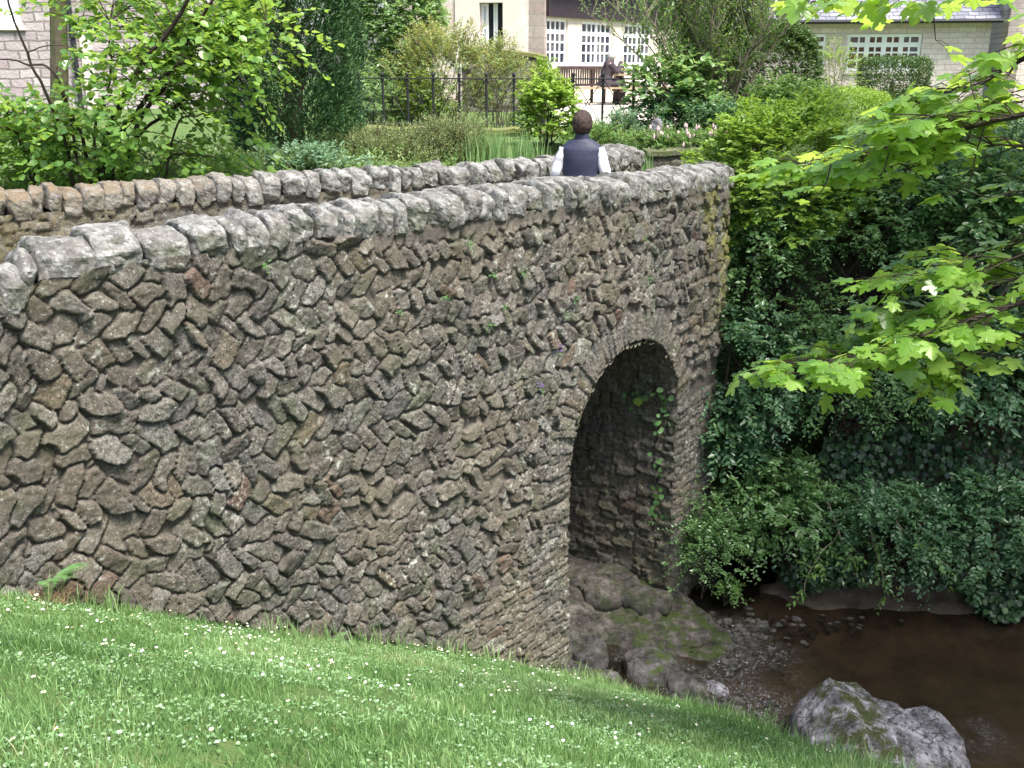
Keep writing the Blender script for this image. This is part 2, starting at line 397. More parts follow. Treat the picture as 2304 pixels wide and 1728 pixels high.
def build_near_wall():
    cell = .0125; us = np.arange(-1.75, NEAR_END + .01, cell); ws = np.arange(-4.55, 1.05, cell)
    U, W = np.meshgrid(us, ws, indexing='ij')
    H, rnd, mask = stone_field(U, W, near_face_stones(), .014, 31)
    H += .02 * fbm2(U * .9, W * .9, 2, 77)
    H += .10 * smooth((-2.2 - W) / 2.4)                                 # slight batter at the foot
    # smeared mortar bed under the coping
    top = near_top(U) - .27; bed = smooth((.11 - (top - W)) / .08) * (U > 2.2) * smooth((fbm2(U * 1.3, W * 0, 2, 5) + .25) / .3)
    H = H * (1 - bed * .7) + bed * .02; mask = mask * (1 - bed * .85)
    # arch opening
    q = (U - ARC_C) / ARC_R; p = (W - ARC_SPRING) / ARC_RISE
    r = np.where(W > ARC_SPRING, np.sqrt(q ** 2 + np.maximum(p, 0) ** 2), abs(q)); inside = r < 1
    sc_ = np.where(inside, 1 / np.maximum(r, 1e-3), 1)
    near_b = inside & (r > 1 - 3 * cell)
    Us = np.where(near_b, ARC_C + (U - ARC_C) * sc_, U); Ws = np.where(near_b & (W > ARC_SPRING), ARC_SPRING + (W - ARC_SPRING) * sc_, W)
    H = np.where(near_b, -.12, H)
    Wc = np.minimum(Ws, near_top(Us) - .17)
    # free end of the wall on the far bank, and its foot
    endd = smooth((NEAR_END - U) / .03); H = H * endd - .3 * (1 - endd)
    ph = NEAR.head(Us); pos = NEAR.pos(Us)
    P = np.stack([pos[..., 0] + np.sin(ph) * H, pos[..., 1] - np.cos(ph) * H, Wc], -1)
    keep = ~inside; kf = keep[:-1, :-1] | keep[1:, :-1] | keep[:-1, 1:] | keep[1:, 1:]
    over = W > near_top(U) - .15; kf &= ~(over[:-1, :-1] & over[1:, 1:])
    moss = smooth((U - 7.0) / .6) * smooth((W + 1.2) / 1.2) * .9 * smooth(fbm2(U * 1.6, W * 1.1, 3, 8) * 2.5 + .15) * 1.0
    F = grid_faces(len(us), len(ws), kf)
    used = np.unique(F); mp = np.full(U.size, -1); mp[used] = np.arange(len(used))
    return mesh_obj('spandrel_wall', P.reshape(-1, 3)[used], mp[F], M['stone'], bridge,
                    {'srnd': rnd.ravel()[used], 'smask': mask.ravel()[used], 'moss': moss.ravel()[used]}, smooth_shade=True)
build_near_wall()

def build_barrel():
    cell = .02; jamb = 2.85; arc = pi * 1.16; per = 2 * jamb + arc
    ws = np.arange(0, per, cell); ds = np.arange(-.02, 2.75, cell)
    Wp, Dp = np.meshgrid(ws, ds, indexing='ij')
    st = courses(-.2, 3.0, 0, per, .10, .24, 0.02, (.01, .05), 21)
    st = [(w, u, a + pi / 2, hl, hw, pr) for (u, w, a, hl, hw, pr) in st]
    H, rnd, mask = stone_field(Wp, Dp, st, .014, 61)
    th = np.clip((Wp - jamb) / arc, 0, 1) * pi
    u = -np.cos(th) * ARC_R; z = ARC_SPRING + np.sin(th) * ARC_RISE
    z = np.where(Wp < jamb, ARC_SPRING - (jamb - Wp), z); z = np.where(Wp > jamb + arc, ARC_SPRING - (Wp - jamb - arc), z)
    nu = np.cos(th); nz = -np.sin(th)
    base = NEAR.pos(ARC_C + u)
    uu = nu * H; P = np.stack([base[..., 0] + INC[0] * Dp + TC[0] * uu, base[..., 1] + INC[1] * Dp + TC[1] * uu, z + nz * H], -1)
    moss = .5 * smooth(fbm2(Wp * 1.5, Dp * 1.5, 3, 3) * 2)
    mesh_obj('arch_barrel', P.reshape(-1, 3), grid_faces(len(ws), len(ds)), M['stone_arch'], bridge,
             {'srnd': rnd.ravel(), 'smask': mask.ravel(), 'moss': moss.ravel()}, smooth_shade=True)
build_barrel()

def wall_strip(name, curve, s0, s1, z0, z1f, side, cell, stones, mat, parent, off=0., mossf=None, seed=0, bed=0.0):
    us = np.arange(s0, s1, cell); ws = np.arange(z0, max(z1f(us)), cell); U, W = np.meshgrid(us, ws, indexing='ij')
    H, rnd, mask = stone_field(U, W, stones, .012, seed)
    if bed:
        b = smooth(fbm2(U * 1.1, W * 6, 3, seed + 3) * 2.2 + bed); H = H * (1 - .6 * b); mask = mask * (1 - .8 * b)
    ph = curve.head(U); pos = curve.pos(U); q = (off + H) * side
    P = np.stack([pos[..., 0] + np.sin(ph) * q, pos[..., 1] - np.cos(ph) * q, np.minimum(W, z1f(U))], -1)
    mo = mossf(U, W) if mossf is not None else np.zeros_like(U)
    return mesh_obj(name, P.reshape(-1, 3), grid_faces(len(us), len(ws), flip=side < 0), mat, parent,
                    {'srnd': rnd.ravel(), 'smask': mask.ravel(), 'moss': mo.ravel()}, smooth_shade=True)

# --- coping stones
def rock(sx, sy, sz, seed, n=9, power=5.0, cuts=7, rough=.05, arch=0.0, cutd=(.72, .98)):
    rs = np.random.RandomState(seed); g = np.linspace(-1, 1, n); V = []; idx = {}; F = []
    for ax in range(3):
        for sg in (-1, 1):
            for i in range(n - 1):
                for j in range(n - 1):
                    q = []
                    for (a, b) in ((i, j), (i + 1, j), (i + 1, j + 1), (i, j + 1)):
                        p = [0, 0, 0]; p[ax] = sg; p[(ax + 1) % 3] = g[a]; p[(ax + 2) % 3] = g[b]; key = tuple(round(v, 5) for v in p)
                        if key not in idx: idx[key] = len(V); V.append(p)
                        q.append(idx[key])
                    F.append(q if sg > 0 else q[::-1])
    V = np.array(V, float); V /= ((abs(V) ** power).sum(1) ** (1 / power))[:, None]
    for _ in range(cuts):
        d = rs.normal(size=3); d /= np.linalg.norm(d); lim = rs.uniform(*cutd) * abs(V @ d).max()
        ex = V @ d - lim; V -= np.where(ex > 0, ex, 0)[:, None] * d * .93
    if arch: V[:, 2] = V[:, 2] - arch * np.clip(abs(V[:, 1]), 0, 1) ** 2.2 * (V[:, 2] > -.6) * (V[:, 2] + 1) / 2 * 2
    off = rs.uniform(0, 100, 3)
    V = V * np.array([sx, sy, sz]) / 2; m = max(sx, sy, sz)
    L = np.linalg.norm(V, axis=1)[:, None] + 1e-6
    V += V / L * (fbm(V / m * 3.5 + off, 4, seed)[:, None] * rough * m + abs(fbm(V / m * 8 + off, 3, seed + 3))[:, None] * rough * .5 * m)
    return V, np.array(F)

def coping_row(curve, widths, s0, topf, parent, mat, across, hgt, seed, off_in, mossf=None, side=1):
    rs = np.random.RandomState(seed); s = s0
    for k, w in enumerate(widths):
        c = s + w / 2; s += w
        h = hgt * rs.uniform(.92, 1.08); n = 17 if w > .24 else 13
        V, F = rock(w * rs.uniform(.94, 1.01), across * rs.uniform(.98, 1.12), h, seed * 100 + k, n=n, power=rs.uniform(6, 12), cuts=13, rough=.075 * min(1.2, .2 / w + .3), arch=.20, cutd=(.80, 1.0))
        lean = rs.normal(.14, .12) if w < .25 else rs.normal(.04, .04); yaw = rs.normal(0, .07 if w < .25 else .03)
        V = V @ np.array([[cos(lean), 0, -sin(lean)], [0, 1, 0], [sin(lean), 0, cos(lean)]])
        V = V @ np.array([[cos(yaw), sin(yaw), 0], [-sin(yaw), cos(yaw), 0], [0, 0, 1]])
        ph = float(curve.head(c)); p = curve.pos(c); oy = off_in * side + rs.normal(0, .012)
        X = p[0] + V[:, 0] * cos(ph) - (V[:, 1] + oy) * sin(ph); Y = p[1] + V[:, 0] * sin(ph) + (V[:, 1] + oy) * cos(ph)
        z = float(topf(c)) - h / 2 + rs.normal(0, .016)
        W = np.stack([X, Y, V[:, 2] + z], 1)
        at = {'moss': np.full(len(W), mossf(c) if mossf else 0.0)}
        mesh_obj('coping_stone', W, F, mat, parent, at, smooth_shade=False)

npar = wall_strip('parapet', NEAR, -1.75, NEAR_END, -.1, lambda s: near_top(s) - .2, -1, .03, courses(-1.8, 8.8, -.2, 1.2, .1, .2, 0, (.01, .04), 5), M['stone_inner'], bridge, off=.40, seed=91)
wd = [.17, .15, .19, .16, .14, .20, .16, .17, .11]           # round the bend at the near end
wd = wd + [.34, .31, .33, .27, .13, .19, .18, .22, .17, .14, .24, .13, .12, .23, .16]
rs_ = np.random.RandomState(3); s_end = -sum(wd[:9]) + sum(wd)
while s_end < NEAR_END - .1:
    w_ = rs_.uniform(.11, .24); wd.append(w_); s_end += w_
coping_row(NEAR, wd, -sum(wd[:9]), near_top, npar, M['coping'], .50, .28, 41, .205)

def far_top(s): return np.interp(s, [0, 3.5, 6.5, 9.5, 11.4, 12.3], [1.18, 1.20, 1.21, 1.21, 1.23, 1.14])
def far_moss(U, W): return smooth((5.5 - U) / 2.5) * .5 + .15
fpar = wall_strip('parapet', FAR, .1, FAR_END, -.1, lambda s: far_top(s) - .2, 1, .018, courses(0, 12.6, -.2, 1.3, .105, .2, .03, (.01, .045), 15), M['stone_inner'], bridge, seed=131, mossf=far_moss, bed=-.1)
wd2 = []; t_ = .15
while t_ < FAR_END - .1:
    w_ = rs_.uniform(.11, .21) * (1.7 if rs_.rand() < .12 else 1); wd2.append(w_); t_ += w_
coping_row(FAR, wd2, .15, far_top, fpar, M['coping_far'], .46, .25, 43, .19, mossf=lambda c: float(smooth((6.6 - c) / 3.0)) * .95, side=1)
wall_strip('outer_wall', FAR, .1, FAR_END, -4.5, lambda s: far_top(s) - .2, -1, .06, courses(0, 12.6, -4.6, 1.3, .14, .25, .03, (.01, .045), 16), M['stone_inner'], bridge, off=.38, seed=141)
# end pier faces that close the parapets' thickness
mb = MB()
for (cv, s, ztop) in ((NEAR, NEAR_END, near_top(NEAR_END) - .2), (FAR, FAR_END, far_top(FAR_END) - .2)):
    ph = float(cv.head(s)); p = cv.pos(s)
    c4 = [p + np.array([cos(ph), sin(ph)]) * a - np.array([sin(ph), -cos(ph)]) * b for (a, b) in ((-.15, .02), (.02, .02), (.02, .385), (-.15, .385))]
    V = [[q[0], q[1], z] for z in (-4.5, float(ztop)) for q in c4]
    mb.add(V, [np.array([[0, 1, 5, 4], [1, 2, 6, 5], [2, 3, 7, 6], [3, 0, 4, 7]])])
mb.build('end_face', M['stone_inner'], bridge)
# packed stone path on the bridge
ns = 90; sN = np.linspace(-1.75, NEAR_END, ns); a_ = NEAR.pos(sN); h_ = NEAR.head(sN); a_ = a_ + np.stack([-np.sin(h_), np.cos(h_)], 1) * .40
sF = np.linspace(1.2, FAR_END, ns); b_ = FAR.pos(sF)
K = 9; P = []
for i in range(ns):
    for k in range(K):
        q = a_[i] * (1 - k / (K - 1)) + b_[i] * (k / (K - 1)); P.append([q[0], q[1], .02 + .03 * math.sin(pi * k / (K - 1)) + .03 * math.sin(pi * i / ns)])
t = NT('path_gravel'); g_ = t.ramp(t.noise(30, 6, .7), [(.3, (.13, .11, .09)), (.7, (.26, .23, .19))]); M['path'] = t.done(t.pbr(g_, .95, .1, t.bump(t.noise(90, 4), .5, .01)))
mesh_obj('deck', np.array(P), grid_faces(ns, K), M['path'], bridge, smooth_shade=True)

# ------------------------------------------------------------------ terrain
def lawn_z(X, Y):
    s = ((X + 2.94) * .7071 + (Y - 6.1) * .7071); q = ((X + 2.94) * .7071 - (Y - 6.1) * .7071)
    z = -1.33 - .56 * s + .25 * q + .05 * np.sin(X * 1.3) * np.sin(Y * 1.1 + 1)
    z = np.where(s > 2.5, z - .02 * (s - 2.5) ** 2, z)
    k = .75; return k - np.logaddexp(0, (k - z) * 2.2) / 2.2
def _ray_lawn(sx, sy):
    r = ray(sx, sy); t = np.linspace(2, 16, 3000); P = EYE + r * t[:, None]
    g = P[:, 2] - lawn_z(P[:, 0], P[:, 1]); i = np.where(g < 0)[0]
    return P[i[0]] if len(i) else P[-1]
_bp = [_ray_lawn(sx, sy) for sx, sy in ((1275, 1503), (1354, 1512), (1458, 1526), (1560, 1545), (1660, 1578), (1740, 1610), (1850, 1662), (1935, 1726))]
BR = np.array([[-.2, 16], [.55, 9.6]] + [[p[0], p[1]] for p in _bp] + [[2.3, 2.5], [2.9, 0], [4.2, -6], [7, -20]])
BR = BR[np.argsort(BR[:, 1])]
print('brink', [(round(float(p[0]), 2), round(float(p[1]), 2), round(float(p[2]), 2)) for p in _bp])
WATER = -4.22
def brink_x(Y): return np.interp(Y, BR[:, 1], BR[:, 0])
def bank_y(X): return np.interp(X, [1.5, 2.6, 3.4, 4.5, 6.5, 9, 12, 20], [12.0, 11.35, 10.95, 10.75, 10.6, 9.6, 6, -6])
def terrain_z(X, Y):
    D, T = NEAR.nearest(X, Y); DF, TF = FAR.nearest(X, Y)
    bed = -4.52 + .07 * fbm2(X * 1.7, Y * 1.7, 3, 5)
    lw = lawn_z(X, Y) + .02 * fbm2(X * 2, Y * 2, 3, 9)
    f = smooth((X - brink_x(Y) - .02) / .8)
    zf = lw * (1 - f) + bed * f
    dy = Y - bank_y(X)
    shore = np.interp(dy, [-1.3, -.35, .1, .6, 1.1, 2.4, 3.4], [-4.5, -4.38, -4.27, -4.10, -3.2, -.4, 1.05]) + .07 * fbm2(X * 1.5, Y * 1.5, 3, 12) + .035 * fbm2(X * 6, Y * 6, 3, 13)
    shore = np.minimum(shore, np.interp(X, [3.2, 4.6], [-.1, 1.1])); zf = np.where(X > brink_x(Y) + .5, np.maximum(zf, shore), zf)
    far_r = smooth((X - 9.0) / 4.0) * 5.5 - 4.5; zf = np.where(X > 4, np.maximum(zf, far_r), zf)
    garden = .25 + .8 * smooth((DF - .4) / 2.6) + .25 * smooth((Y - 19.5) / 3)
    garden = np.where(X < -5, garden - .45 * smooth((-5 - X) / 3), garden)
    zb = np.where(DF > .2, garden, -.15)
    zb = np.where((TF > FAR_END - .1) & (Y < 15.4), -.1 + 1.2 * smooth((Y - 15.24) / .16), zb)
    zb = np.where((TF > FAR_END - .1) & (Y >= 15.4), 1.1 + .25 * smooth((Y - 19.5) / 3), zb)
    P0 = X - AC[0]; P1 = Y - AC[1]; u = P0 * TC[0] + P1 * TC[1]; v = P0 * INC[0] + P1 * INC[1]
    ch = smooth((1.42 - abs(u)) / .18) * smooth((3.9 - v) / .6)
    zb = zb * (1 - ch) + bed * ch
    k = smooth((D - .10) / .16)
    k = np.where(T > NEAR_END + .2, smooth((D - .1) / .8), k)
    return zf * (1 - k) + zb * k
xs = np.concatenate([np.arange(-70, -9, 3), np.arange(-9, 10, .13), np.arange(10, 71, 3)])
ys = np.concatenate([np.arange(-30, 1.5, 1.5), np.arange(1.5, 17, .13), np.arange(17, 30, .6), np.arange(30, 100, 4)])
TX, TY = np.meshgrid(xs, ys, indexing='ij'); TZ = terrain_z(TX, TY)
t = NT('soil'); co = t.coord(); geo = t.n('ShaderNodeNewGeometry'); sep = t.n('ShaderNodeSeparateXYZ'); t.l(geo.outputs['Position'], sep.inputs[0])
mud = t.ramp(t.noise(3, 6, .65, co), [(.3, (.028, .020, .014)), (.5, (.078, .060, .045)), (.62, (.105, .082, .058)), (.75, (.15, .12, .09))])
turf = t.ramp(t.noise(9, 5, .65, co), [(.3, (.045, .075, .018)), (.5, (.07, .13, .03)), (.72, (.13, .13, .05))])
wet = t.attr('wet'); c = t.mix(wet, turf, mud)
pave = t.attr('pave'); c = t.mix(pave, c, t.ramp(t.noise(5, 4, .6, co), [(.3, (.50, .45, .38)), (.7, (.62, .57, .50))]))
rg = t.ramp(wet, [(0, .95), (1, .62)])
M['soil'] = t.done(t.pbr(c, rg, .35, t.bump(t.noise(14, 6, .7, co), .7, .04)))
D_, T_ = NEAR.nearest(TX, TY)
wet = smooth((-2.2 - TZ) / .3) * (TX > brink_x(TY) + .1) + 0.0
wet = np.maximum(wet, smooth((TX - brink_x(TY) - .15) / .3) * (TZ < .6) * (D_ < .1))
pv = (TY > 20.3) * (TX > .9) * (TX < 3.6) * 1.0
g = mesh_obj('ground', np.stack([TX, TY, TZ], -1).reshape(-1, 3), grid_faces(len(xs), len(ys)), M['soil'], None,
             {'wet': wet.ravel(), 'pave': pv.ravel()}, smooth_shade=True)
tag(g, kind='structure')

# ------------------------------------------------------------------ water of the stream
t = NT('stream_water'); co = t.coord(); a = t.attr('chop')
n1 = t.noise(5.0, 4, .6, co, .6); n2 = t.noise(26, 4, .6, co, 1.2)
hgt = t.math('ADD', t.math('MULTIPLY', n1, .35), t.math('MULTIPLY', t.math('MULTIPLY', n2, a), 2.2))
nb = t.bump(hgt, .5, .05)
gl = t.n('ShaderNodeBsdfGlossy'); gl.inputs['Roughness'].default_value = .05; gl.inputs['Color'].default_value = (.95, .97, 1, 1); t.l(nb, gl.inputs['Normal'])
tr = t.n('ShaderNodeBsdfTransparent'); tr.inputs[0].default_value = (.60, .53, .45, 1)
fr = t.n('ShaderNodeFresnel'); fr.inputs['IOR'].default_value = 1.33; t.l(nb, fr.inputs['Normal'])
df = t.n('ShaderNodeBsdfDiffuse'); df.inputs[0].default_value = (.06, .048, .035, 1)
m0 = t.n('ShaderNodeMixShader'); m0.inputs[0].default_value = .14; t.l(tr.outputs[0], m0.inputs[1]); t.l(df.outputs[0], m0.inputs[2])
m1 = t.n('ShaderNodeMixShader'); t.l(fr.outputs[0], m1.inputs[0]); t.l(m0.outputs[0], m1.inputs[1]); t.l(gl.outputs[0], m1.inputs[2])
foam = t.n('ShaderNodeBsdfDiffuse'); foam.inputs[0].default_value = (.75, .77, .8, 1)
ff = t.math('MULTIPLY', t.ramp(t.noise(38, 5, .75, co, 1.5), [(.56, 0), (.64, 1)]), t.math('MULTIPLY', a, .45), True)
m2 = t.n('ShaderNodeMixShader'); t.l(ff, m2.inputs[0]); t.l(m1.outputs[0], m2.inputs[1]); t.l(foam.outputs[0], m2.inputs[2])
M['water'] = t.done(m2.outputs[0])
wx = np.concatenate([np.arange(-4, -1, .3), np.arange(-1, 8, .04), np.arange(8, 14, .3)]); wy = np.concatenate([np.arange(-20, 4, 1.), np.arange(4, 12.5, .04), np.arange(12.5, 15, .3)])
WX, WY = np.meshgrid(wx, wy, indexing='ij')
_rc = [at_z(sx, sy, WATER)[:2] for sx, sy in ((1440, 1510), (1540, 1530), (1640, 1500), (1620, 1430), (1720, 1470), (1700, 1580), (2180, 1640), (1760, 1620))]
_rr = [.55, .7, .6, .5, .35, .6, .28, .5]
chop = np.zeros_like(WX)
for p, r_ in zip(_rc, _rr): chop = np.maximum(chop, np.exp(-(((WX - p[0]) ** 2 + (WY - p[1]) ** 2) / r_ ** 2)))
chop = chop * smooth(fbm2(WX * 2.4, WY * 2.4, 3, 6) * 2 + .6)
WZ = WATER + chop * .035 * fbm2(WX * 7, WY * 7, 3, 8) + .05 * smooth((.9 - np.hypot(WX - .6, WY - 10.2)) / .9)
w = mesh_obj('water', np.stack([WX, WY, WZ], -1).reshape(-1, 3), grid_faces(len(wx), len(wy)), M['water'], None, {'chop': chop.ravel()}, smooth_shade=True)
tag(w, kind='structure')

# ------------------------------------------------------------------ rocks in the stream
def rockmat(name, base, moss_amt, wet=False, mossc=(.11, .15, .03)):
    t = NT(name); co = t.coord(); geo = t.n('ShaderNodeNewGeometry'); sep = t.n('ShaderNodeSeparateXYZ'); t.l(geo.outputs['Normal'], sep.inputs[0])
    c = t.ramp(t.noise(5, 6, .7, co, .4), [(.36, [v * .16 for v in base]), (.46, [v * .6 for v in base]), (.54, [v * 1.0 for v in base]), (.66, [v * 1.7 for v in base])])
    c = t.mix(t.ramp(t.noise(17, 5, .7, co), [(.53, 0), (.62, .85)]), c, (.035, .03, .025)); c = t.mix(t.ramp(t.noise(9, 6, .75, co), [(.58, 0), (.66, .6)]), c, [min(1, v * 2.2) for v in base])
    vo = t.n('ShaderNodeTexVoronoi', feature='DISTANCE_TO_EDGE'); vo.inputs['Scale'].default_value = 2.2; wv = t.n('ShaderNodeVectorMath', operation='MULTIPLY_ADD'); nn_ = t.n('ShaderNodeTexNoise'); nn_.inputs['Scale'].default_value = 3; t.l(co, nn_.inputs['Vector']); t.l(nn_.outputs['Color'], wv.inputs[0]); wv.inputs[1].default_value = (.5, .5, .5); t.l(co, wv.inputs[2]); t.l(wv.outputs[0], vo.inputs['Vector']); c = t.mix(t.ramp(vo.outputs['Distance'], [(0, .85), (.022, 0)]), c, (.02, .018, .015))
    mo = t.attr('moss')
    mk = t.math('MULTIPLY', t.math('MULTIPLY', mo, moss_amt), t.ramp(t.noise(5.5, 6, .72, co), [(.46, 0), (.54, 1)]), True)
    c = t.mix(mk, c, t.ramp(t.noise(40, 4, .7, co), [(.3, [v * .35 for v in mossc]), (.7, [v * 1.3 for v in mossc])]))
    return t.done(t.pbr(c, .32 if wet else .8, .5 if wet else .25, t.bump(t.noise(16, 9, .8, co), 1.0, .06)))
M['boulder'] = rockmat('boulder_stone', (.29, .28, .31), .95, False, (.06, .075, .018))
M['bedrock'] = rockmat('bedrock_stone', (.125, .11, .10), .85, True, (.055, .085, .014))
M['wetrock'] = rockmat('wet_rock', (.12, .112, .11), .9, True, (.075, .11, .018))

def slab(name, label, pts_src, ztop, thick, seed, mat, tilt=(0, 0), moss=None, parent=None, cat='rock', rough=.06, res=.05, dome=.0):
    """rock whose plan outline is given; dense domed slab with a broken surface"""
    P = np.array([at_z(sx, sy, ztop)[:2] for sx, sy in pts_src]); c = P.mean(0)
    ang = np.arctan2(P[:, 1] - c[1], P[:, 0] - c[0]); rad = np.hypot(*(P - c).T); o = np.argsort(ang); ang = ang[o]; rad = rad[o]
    A = np.linspace(-pi, pi, 193)[:-1]; R = np.interp(A, np.r_[ang - 2 * pi, ang, ang + 2 * pi], np.r_[rad, rad, rad])
    R = R * (1 + .07 * fbm2(np.cos(A) * 3 + seed, np.sin(A) * 3, 3, seed))
    lev = [(q_, 0) for q_ in np.linspace(0, .92, 44)] + [(.96, -.05), (1.0, -.2), (1.02, -.5), (1.0, -1), (.8, -1.0)]
    V = []
    for f, dz in lev:
        x = c[0] + np.cos(A) * R * f; y = c[1] + np.sin(A) * R * f
        z = ztop + dz * thick - dome * f ** 2.5 + tilt[0] * (x - c[0]) + tilt[1] * (y - c[1])
        n = fbm(np.stack([x * 1.6, y * 1.6, z * 1.6 + seed], -1), 5, seed, .6)
        z = z + n * rough * 2; st = np.round(n * 4) / 4; z = z + st * rough * 2.2 + fbm(np.stack([x * 7, y * 7, z * 7], -1), 4, seed + 9, .65) * rough * .9 - .06 * (abs(fbm(np.stack([x * 1.8 + y, y * 3.5, z * 0], -1), 2, seed + 4)) < .035)
        x = x + (fbm(np.stack([x * 4, y * 4, z * 4], -1), 3, seed + 5)) * .05; V.append(np.stack([x, y, z], -1))
    V = np.concatenate(V); n = 192; L = len(lev)
    i = np.arange(L - 1)[:, None] * n; j = np.arange(n)[None]; j2 = (j + 1) % n
    F = np.stack([i + j, i + n + j, i + n + j2, i + j2], -1).reshape(-1, 4)
    mo = np.clip(moss(V[:, 0], V[:, 1], V[:, 2]) if moss else np.full(len(V), .5), 0, 1)
    o = mesh_obj(name, V, F, mat, parent, {'moss': mo}, smooth_shade=True)
    return tag(o, label, cat)
_bc = at_z(1930, 1600, WATER)
slab('bedrock_shelf', 'broad flat shelf of pale bedrock with dark pits and green moss under the arch', [(1235, 1262), (1345, 1285), (1490, 1322), (1560, 1345), (1625, 1390), (1650, 1432), (1600, 1462), (1530, 1458), (1460, 1440), (1380, 1428), (1300, 1424), (1235, 1415)], -4.08, .45, 3, M['bedrock'], tilt=(-.05, .10),
     moss=lambda x, y, z: smooth((x - .9) / .6) * .9 + .2, rough=.05)
slab('ledge_rock', 'long low ledge of brown rock along the foot of the arch wall', [(1240, 1262), (1300, 1270), (1440, 1305), (1520, 1330), (1500, 1345), (1400, 1325), (1300, 1305), (1235, 1295)], -3.84, .3, 8, M['bedrock'], moss=lambda x, y, z: .6 + 0 * x, rough=.035)
slab('flat_rock', 'small flat grey rock beside the bridge pier in the stream', [(1240, 1425), (1300, 1430), (1370, 1452), (1365, 1475), (1290, 1468), (1240, 1450)], -4.06, .3, 14, M['wetrock'], moss=lambda x, y, z: .25 + 0 * x, rough=.025)
slab('round_rock', 'smooth rounded grey rock with a bright moss cap at one end in the shallow stream', [(1400, 1455), (1430, 1443), (1480, 1440), (1520, 1462), (1535, 1482), (1500, 1500), (1440, 1492), (1405, 1470)], -3.98, .4, 19, M['wetrock'], moss=lambda x, y, z: smooth((x - 1.38) / .12), rough=.02, dome=.12)
slab('mossy_rock', 'low mossy rock between the bridge pier and the grass bank', [(1242, 1470), (1300, 1478), (1360, 1500), (1410, 1530), (1380, 1590), (1280, 1580), (1240, 1530)], -3.98, .45, 23, M['wetrock'], moss=lambda x, y, z: .9 + 0 * x, rough=.04, dome=.1)
slab('wet_stone', 'dark wet stone splashed by the riffle below the mossy shelf', [(1500, 1515), (1550, 1507), (1600, 1520), (1590, 1540), (1530, 1545)], -4.12, .3, 29, M['wetrock'], moss=lambda x, y, z: .3 + 0 * x, rough=.02, dome=.06)
slab('pale_stone', 'small pale stone breaking the surface of the riffle', [(1585, 1525), (1620, 1528), (1640, 1545), (1610, 1550), (1588, 1540)], -4.15, .25, 31, M['boulder'], moss=lambda x, y, z: 0 * x, rough=.015, dome=.05)

# the big boulder in the foreground of the stream: two joined lumps, mossy hump and grey block
def boulder():
    P = [(1782, 1640), (1800, 1592), (1850, 1560), (1905, 1545), (1990, 1565), (2050, 1588), (2150, 1592), (2164, 1640), (2160, 1720), (2120, 1800), (1950, 1800), (1820, 1740)]
    B = np.array([at_z(a, b, -3.85)[:2] for a, b in P]); c = B.mean(0)
    V, F = rock(2, 2, 1.6, 5, n=70, power=3.0, cuts=11, rough=.028, cutd=(.72, .95))
    A = np.arctan2(V[:, 1], V[:, 0]); ang = np.arctan2(B[:, 1] - c[1], B[:, 0] - c[0]); rad = np.hypot(*(B - c).T); o = np.argsort(ang)
    R = np.interp(A, np.r_[ang[o] - 2 * pi, ang[o], ang[o] + 2 * pi], np.r_[rad[o]] .tolist() * 3)
    x = c[0] + V[:, 0] * R * 1.02; y = c[1] + V[:, 1] * R * 1.02
    u = (x - B[:, 0].min()) / np.ptp(B[:, 0])
    hgt = np.interp(u, [0, .08, .28, .45, .62, .80, .95, 1], [.10, .42, .64, .58, .42, .42, .40, .15])
    z = -4.5 + np.clip((V[:, 2] + .8) / 1.6, 0, 1.05) * (hgt + .30)
    fr_ = np.clip(1 - abs(u - .55) * 22, 0, 1); z = z - fr_ * .045 * (V[:, 2] > 0)
    n = fbm(np.stack([x, y, z], -1) * 2.6, 5, 4, .6); z = z + n * .07 * (V[:, 2] > -.4); x = x + n * .05
    s_ = np.round(n * 4) / 4; z = z + s_ * .03
    z = z + fbm(np.stack([x, y, z], -1) * 9, 4, 14, .65) * .028; mo = smooth((.60 - u) / .16) * smooth((u - .10) / .12) + .35 * smooth((c[1] - .25 - y) / .3)
    o = mesh_obj('boulder', np.stack([x, y, z], 1), F, M['boulder'], None, {'moss': np.clip(mo, 0, 1)}, smooth_shade=True)
    tag(o, 'large grey boulder with a mossy hump lying in the brown pool', 'boulder')
boulder()

# wet gravel and cobbles of the riffle
def gravel():
    mbg = MB(); rs = np.random.RandomState(9)
    base = [rock(1, .8, .5, 900 + k, n=5, power=3, cuts=5, rough=.06) for k in range(6)]
    cnt = 0
    for sx0, sy0, rx, ry, n in ((1640, 1440, 120, 50, 420), (1560, 1570, 150, 25, 60), (1700, 1400, 90, 30, 120), (1720, 1640, 90, 60, 90), (1850, 1400, 120, 25, 60)):
        for _ in range(n):
            sx = sx0 + rs.normal(0, rx * .5); sy = sy0 + rs.normal(0, ry * .5); p = at_z(sx, sy, WATER)
            tz = float(terrain_z(np.array([[p[0]]]), np.array([[p[1]]]))[0, 0]) if cnt < 0 else WATER - .03
            s = rs.uniform(.03, .12) * (1.5 if rs.rand() < .08 else 1); V, F = base[rs.randint(6)]; a = rs.uniform(0, 6.28)
            W = V * s; W = np.stack([W[:, 0] * cos(a) - W[:, 1] * sin(a), W[:, 0] * sin(a) + W[:, 1] * cos(a), W[:, 2]], 1)
            mbg.add(W + [p[0], p[1], tz + rs.uniform(-.02, .02)], F)
    V = np.vstack(mbg.V)
    o = mbg.build('wet_gravel', M['wetrock'], None, attrs={'moss': np.full(len(V), .1)}, smooth_shade=True)
    tag(o, 'wet gravel and cobbles of the riffle between the rock shelf and the brown pool', 'gravel', kind='stuff')
gravel()

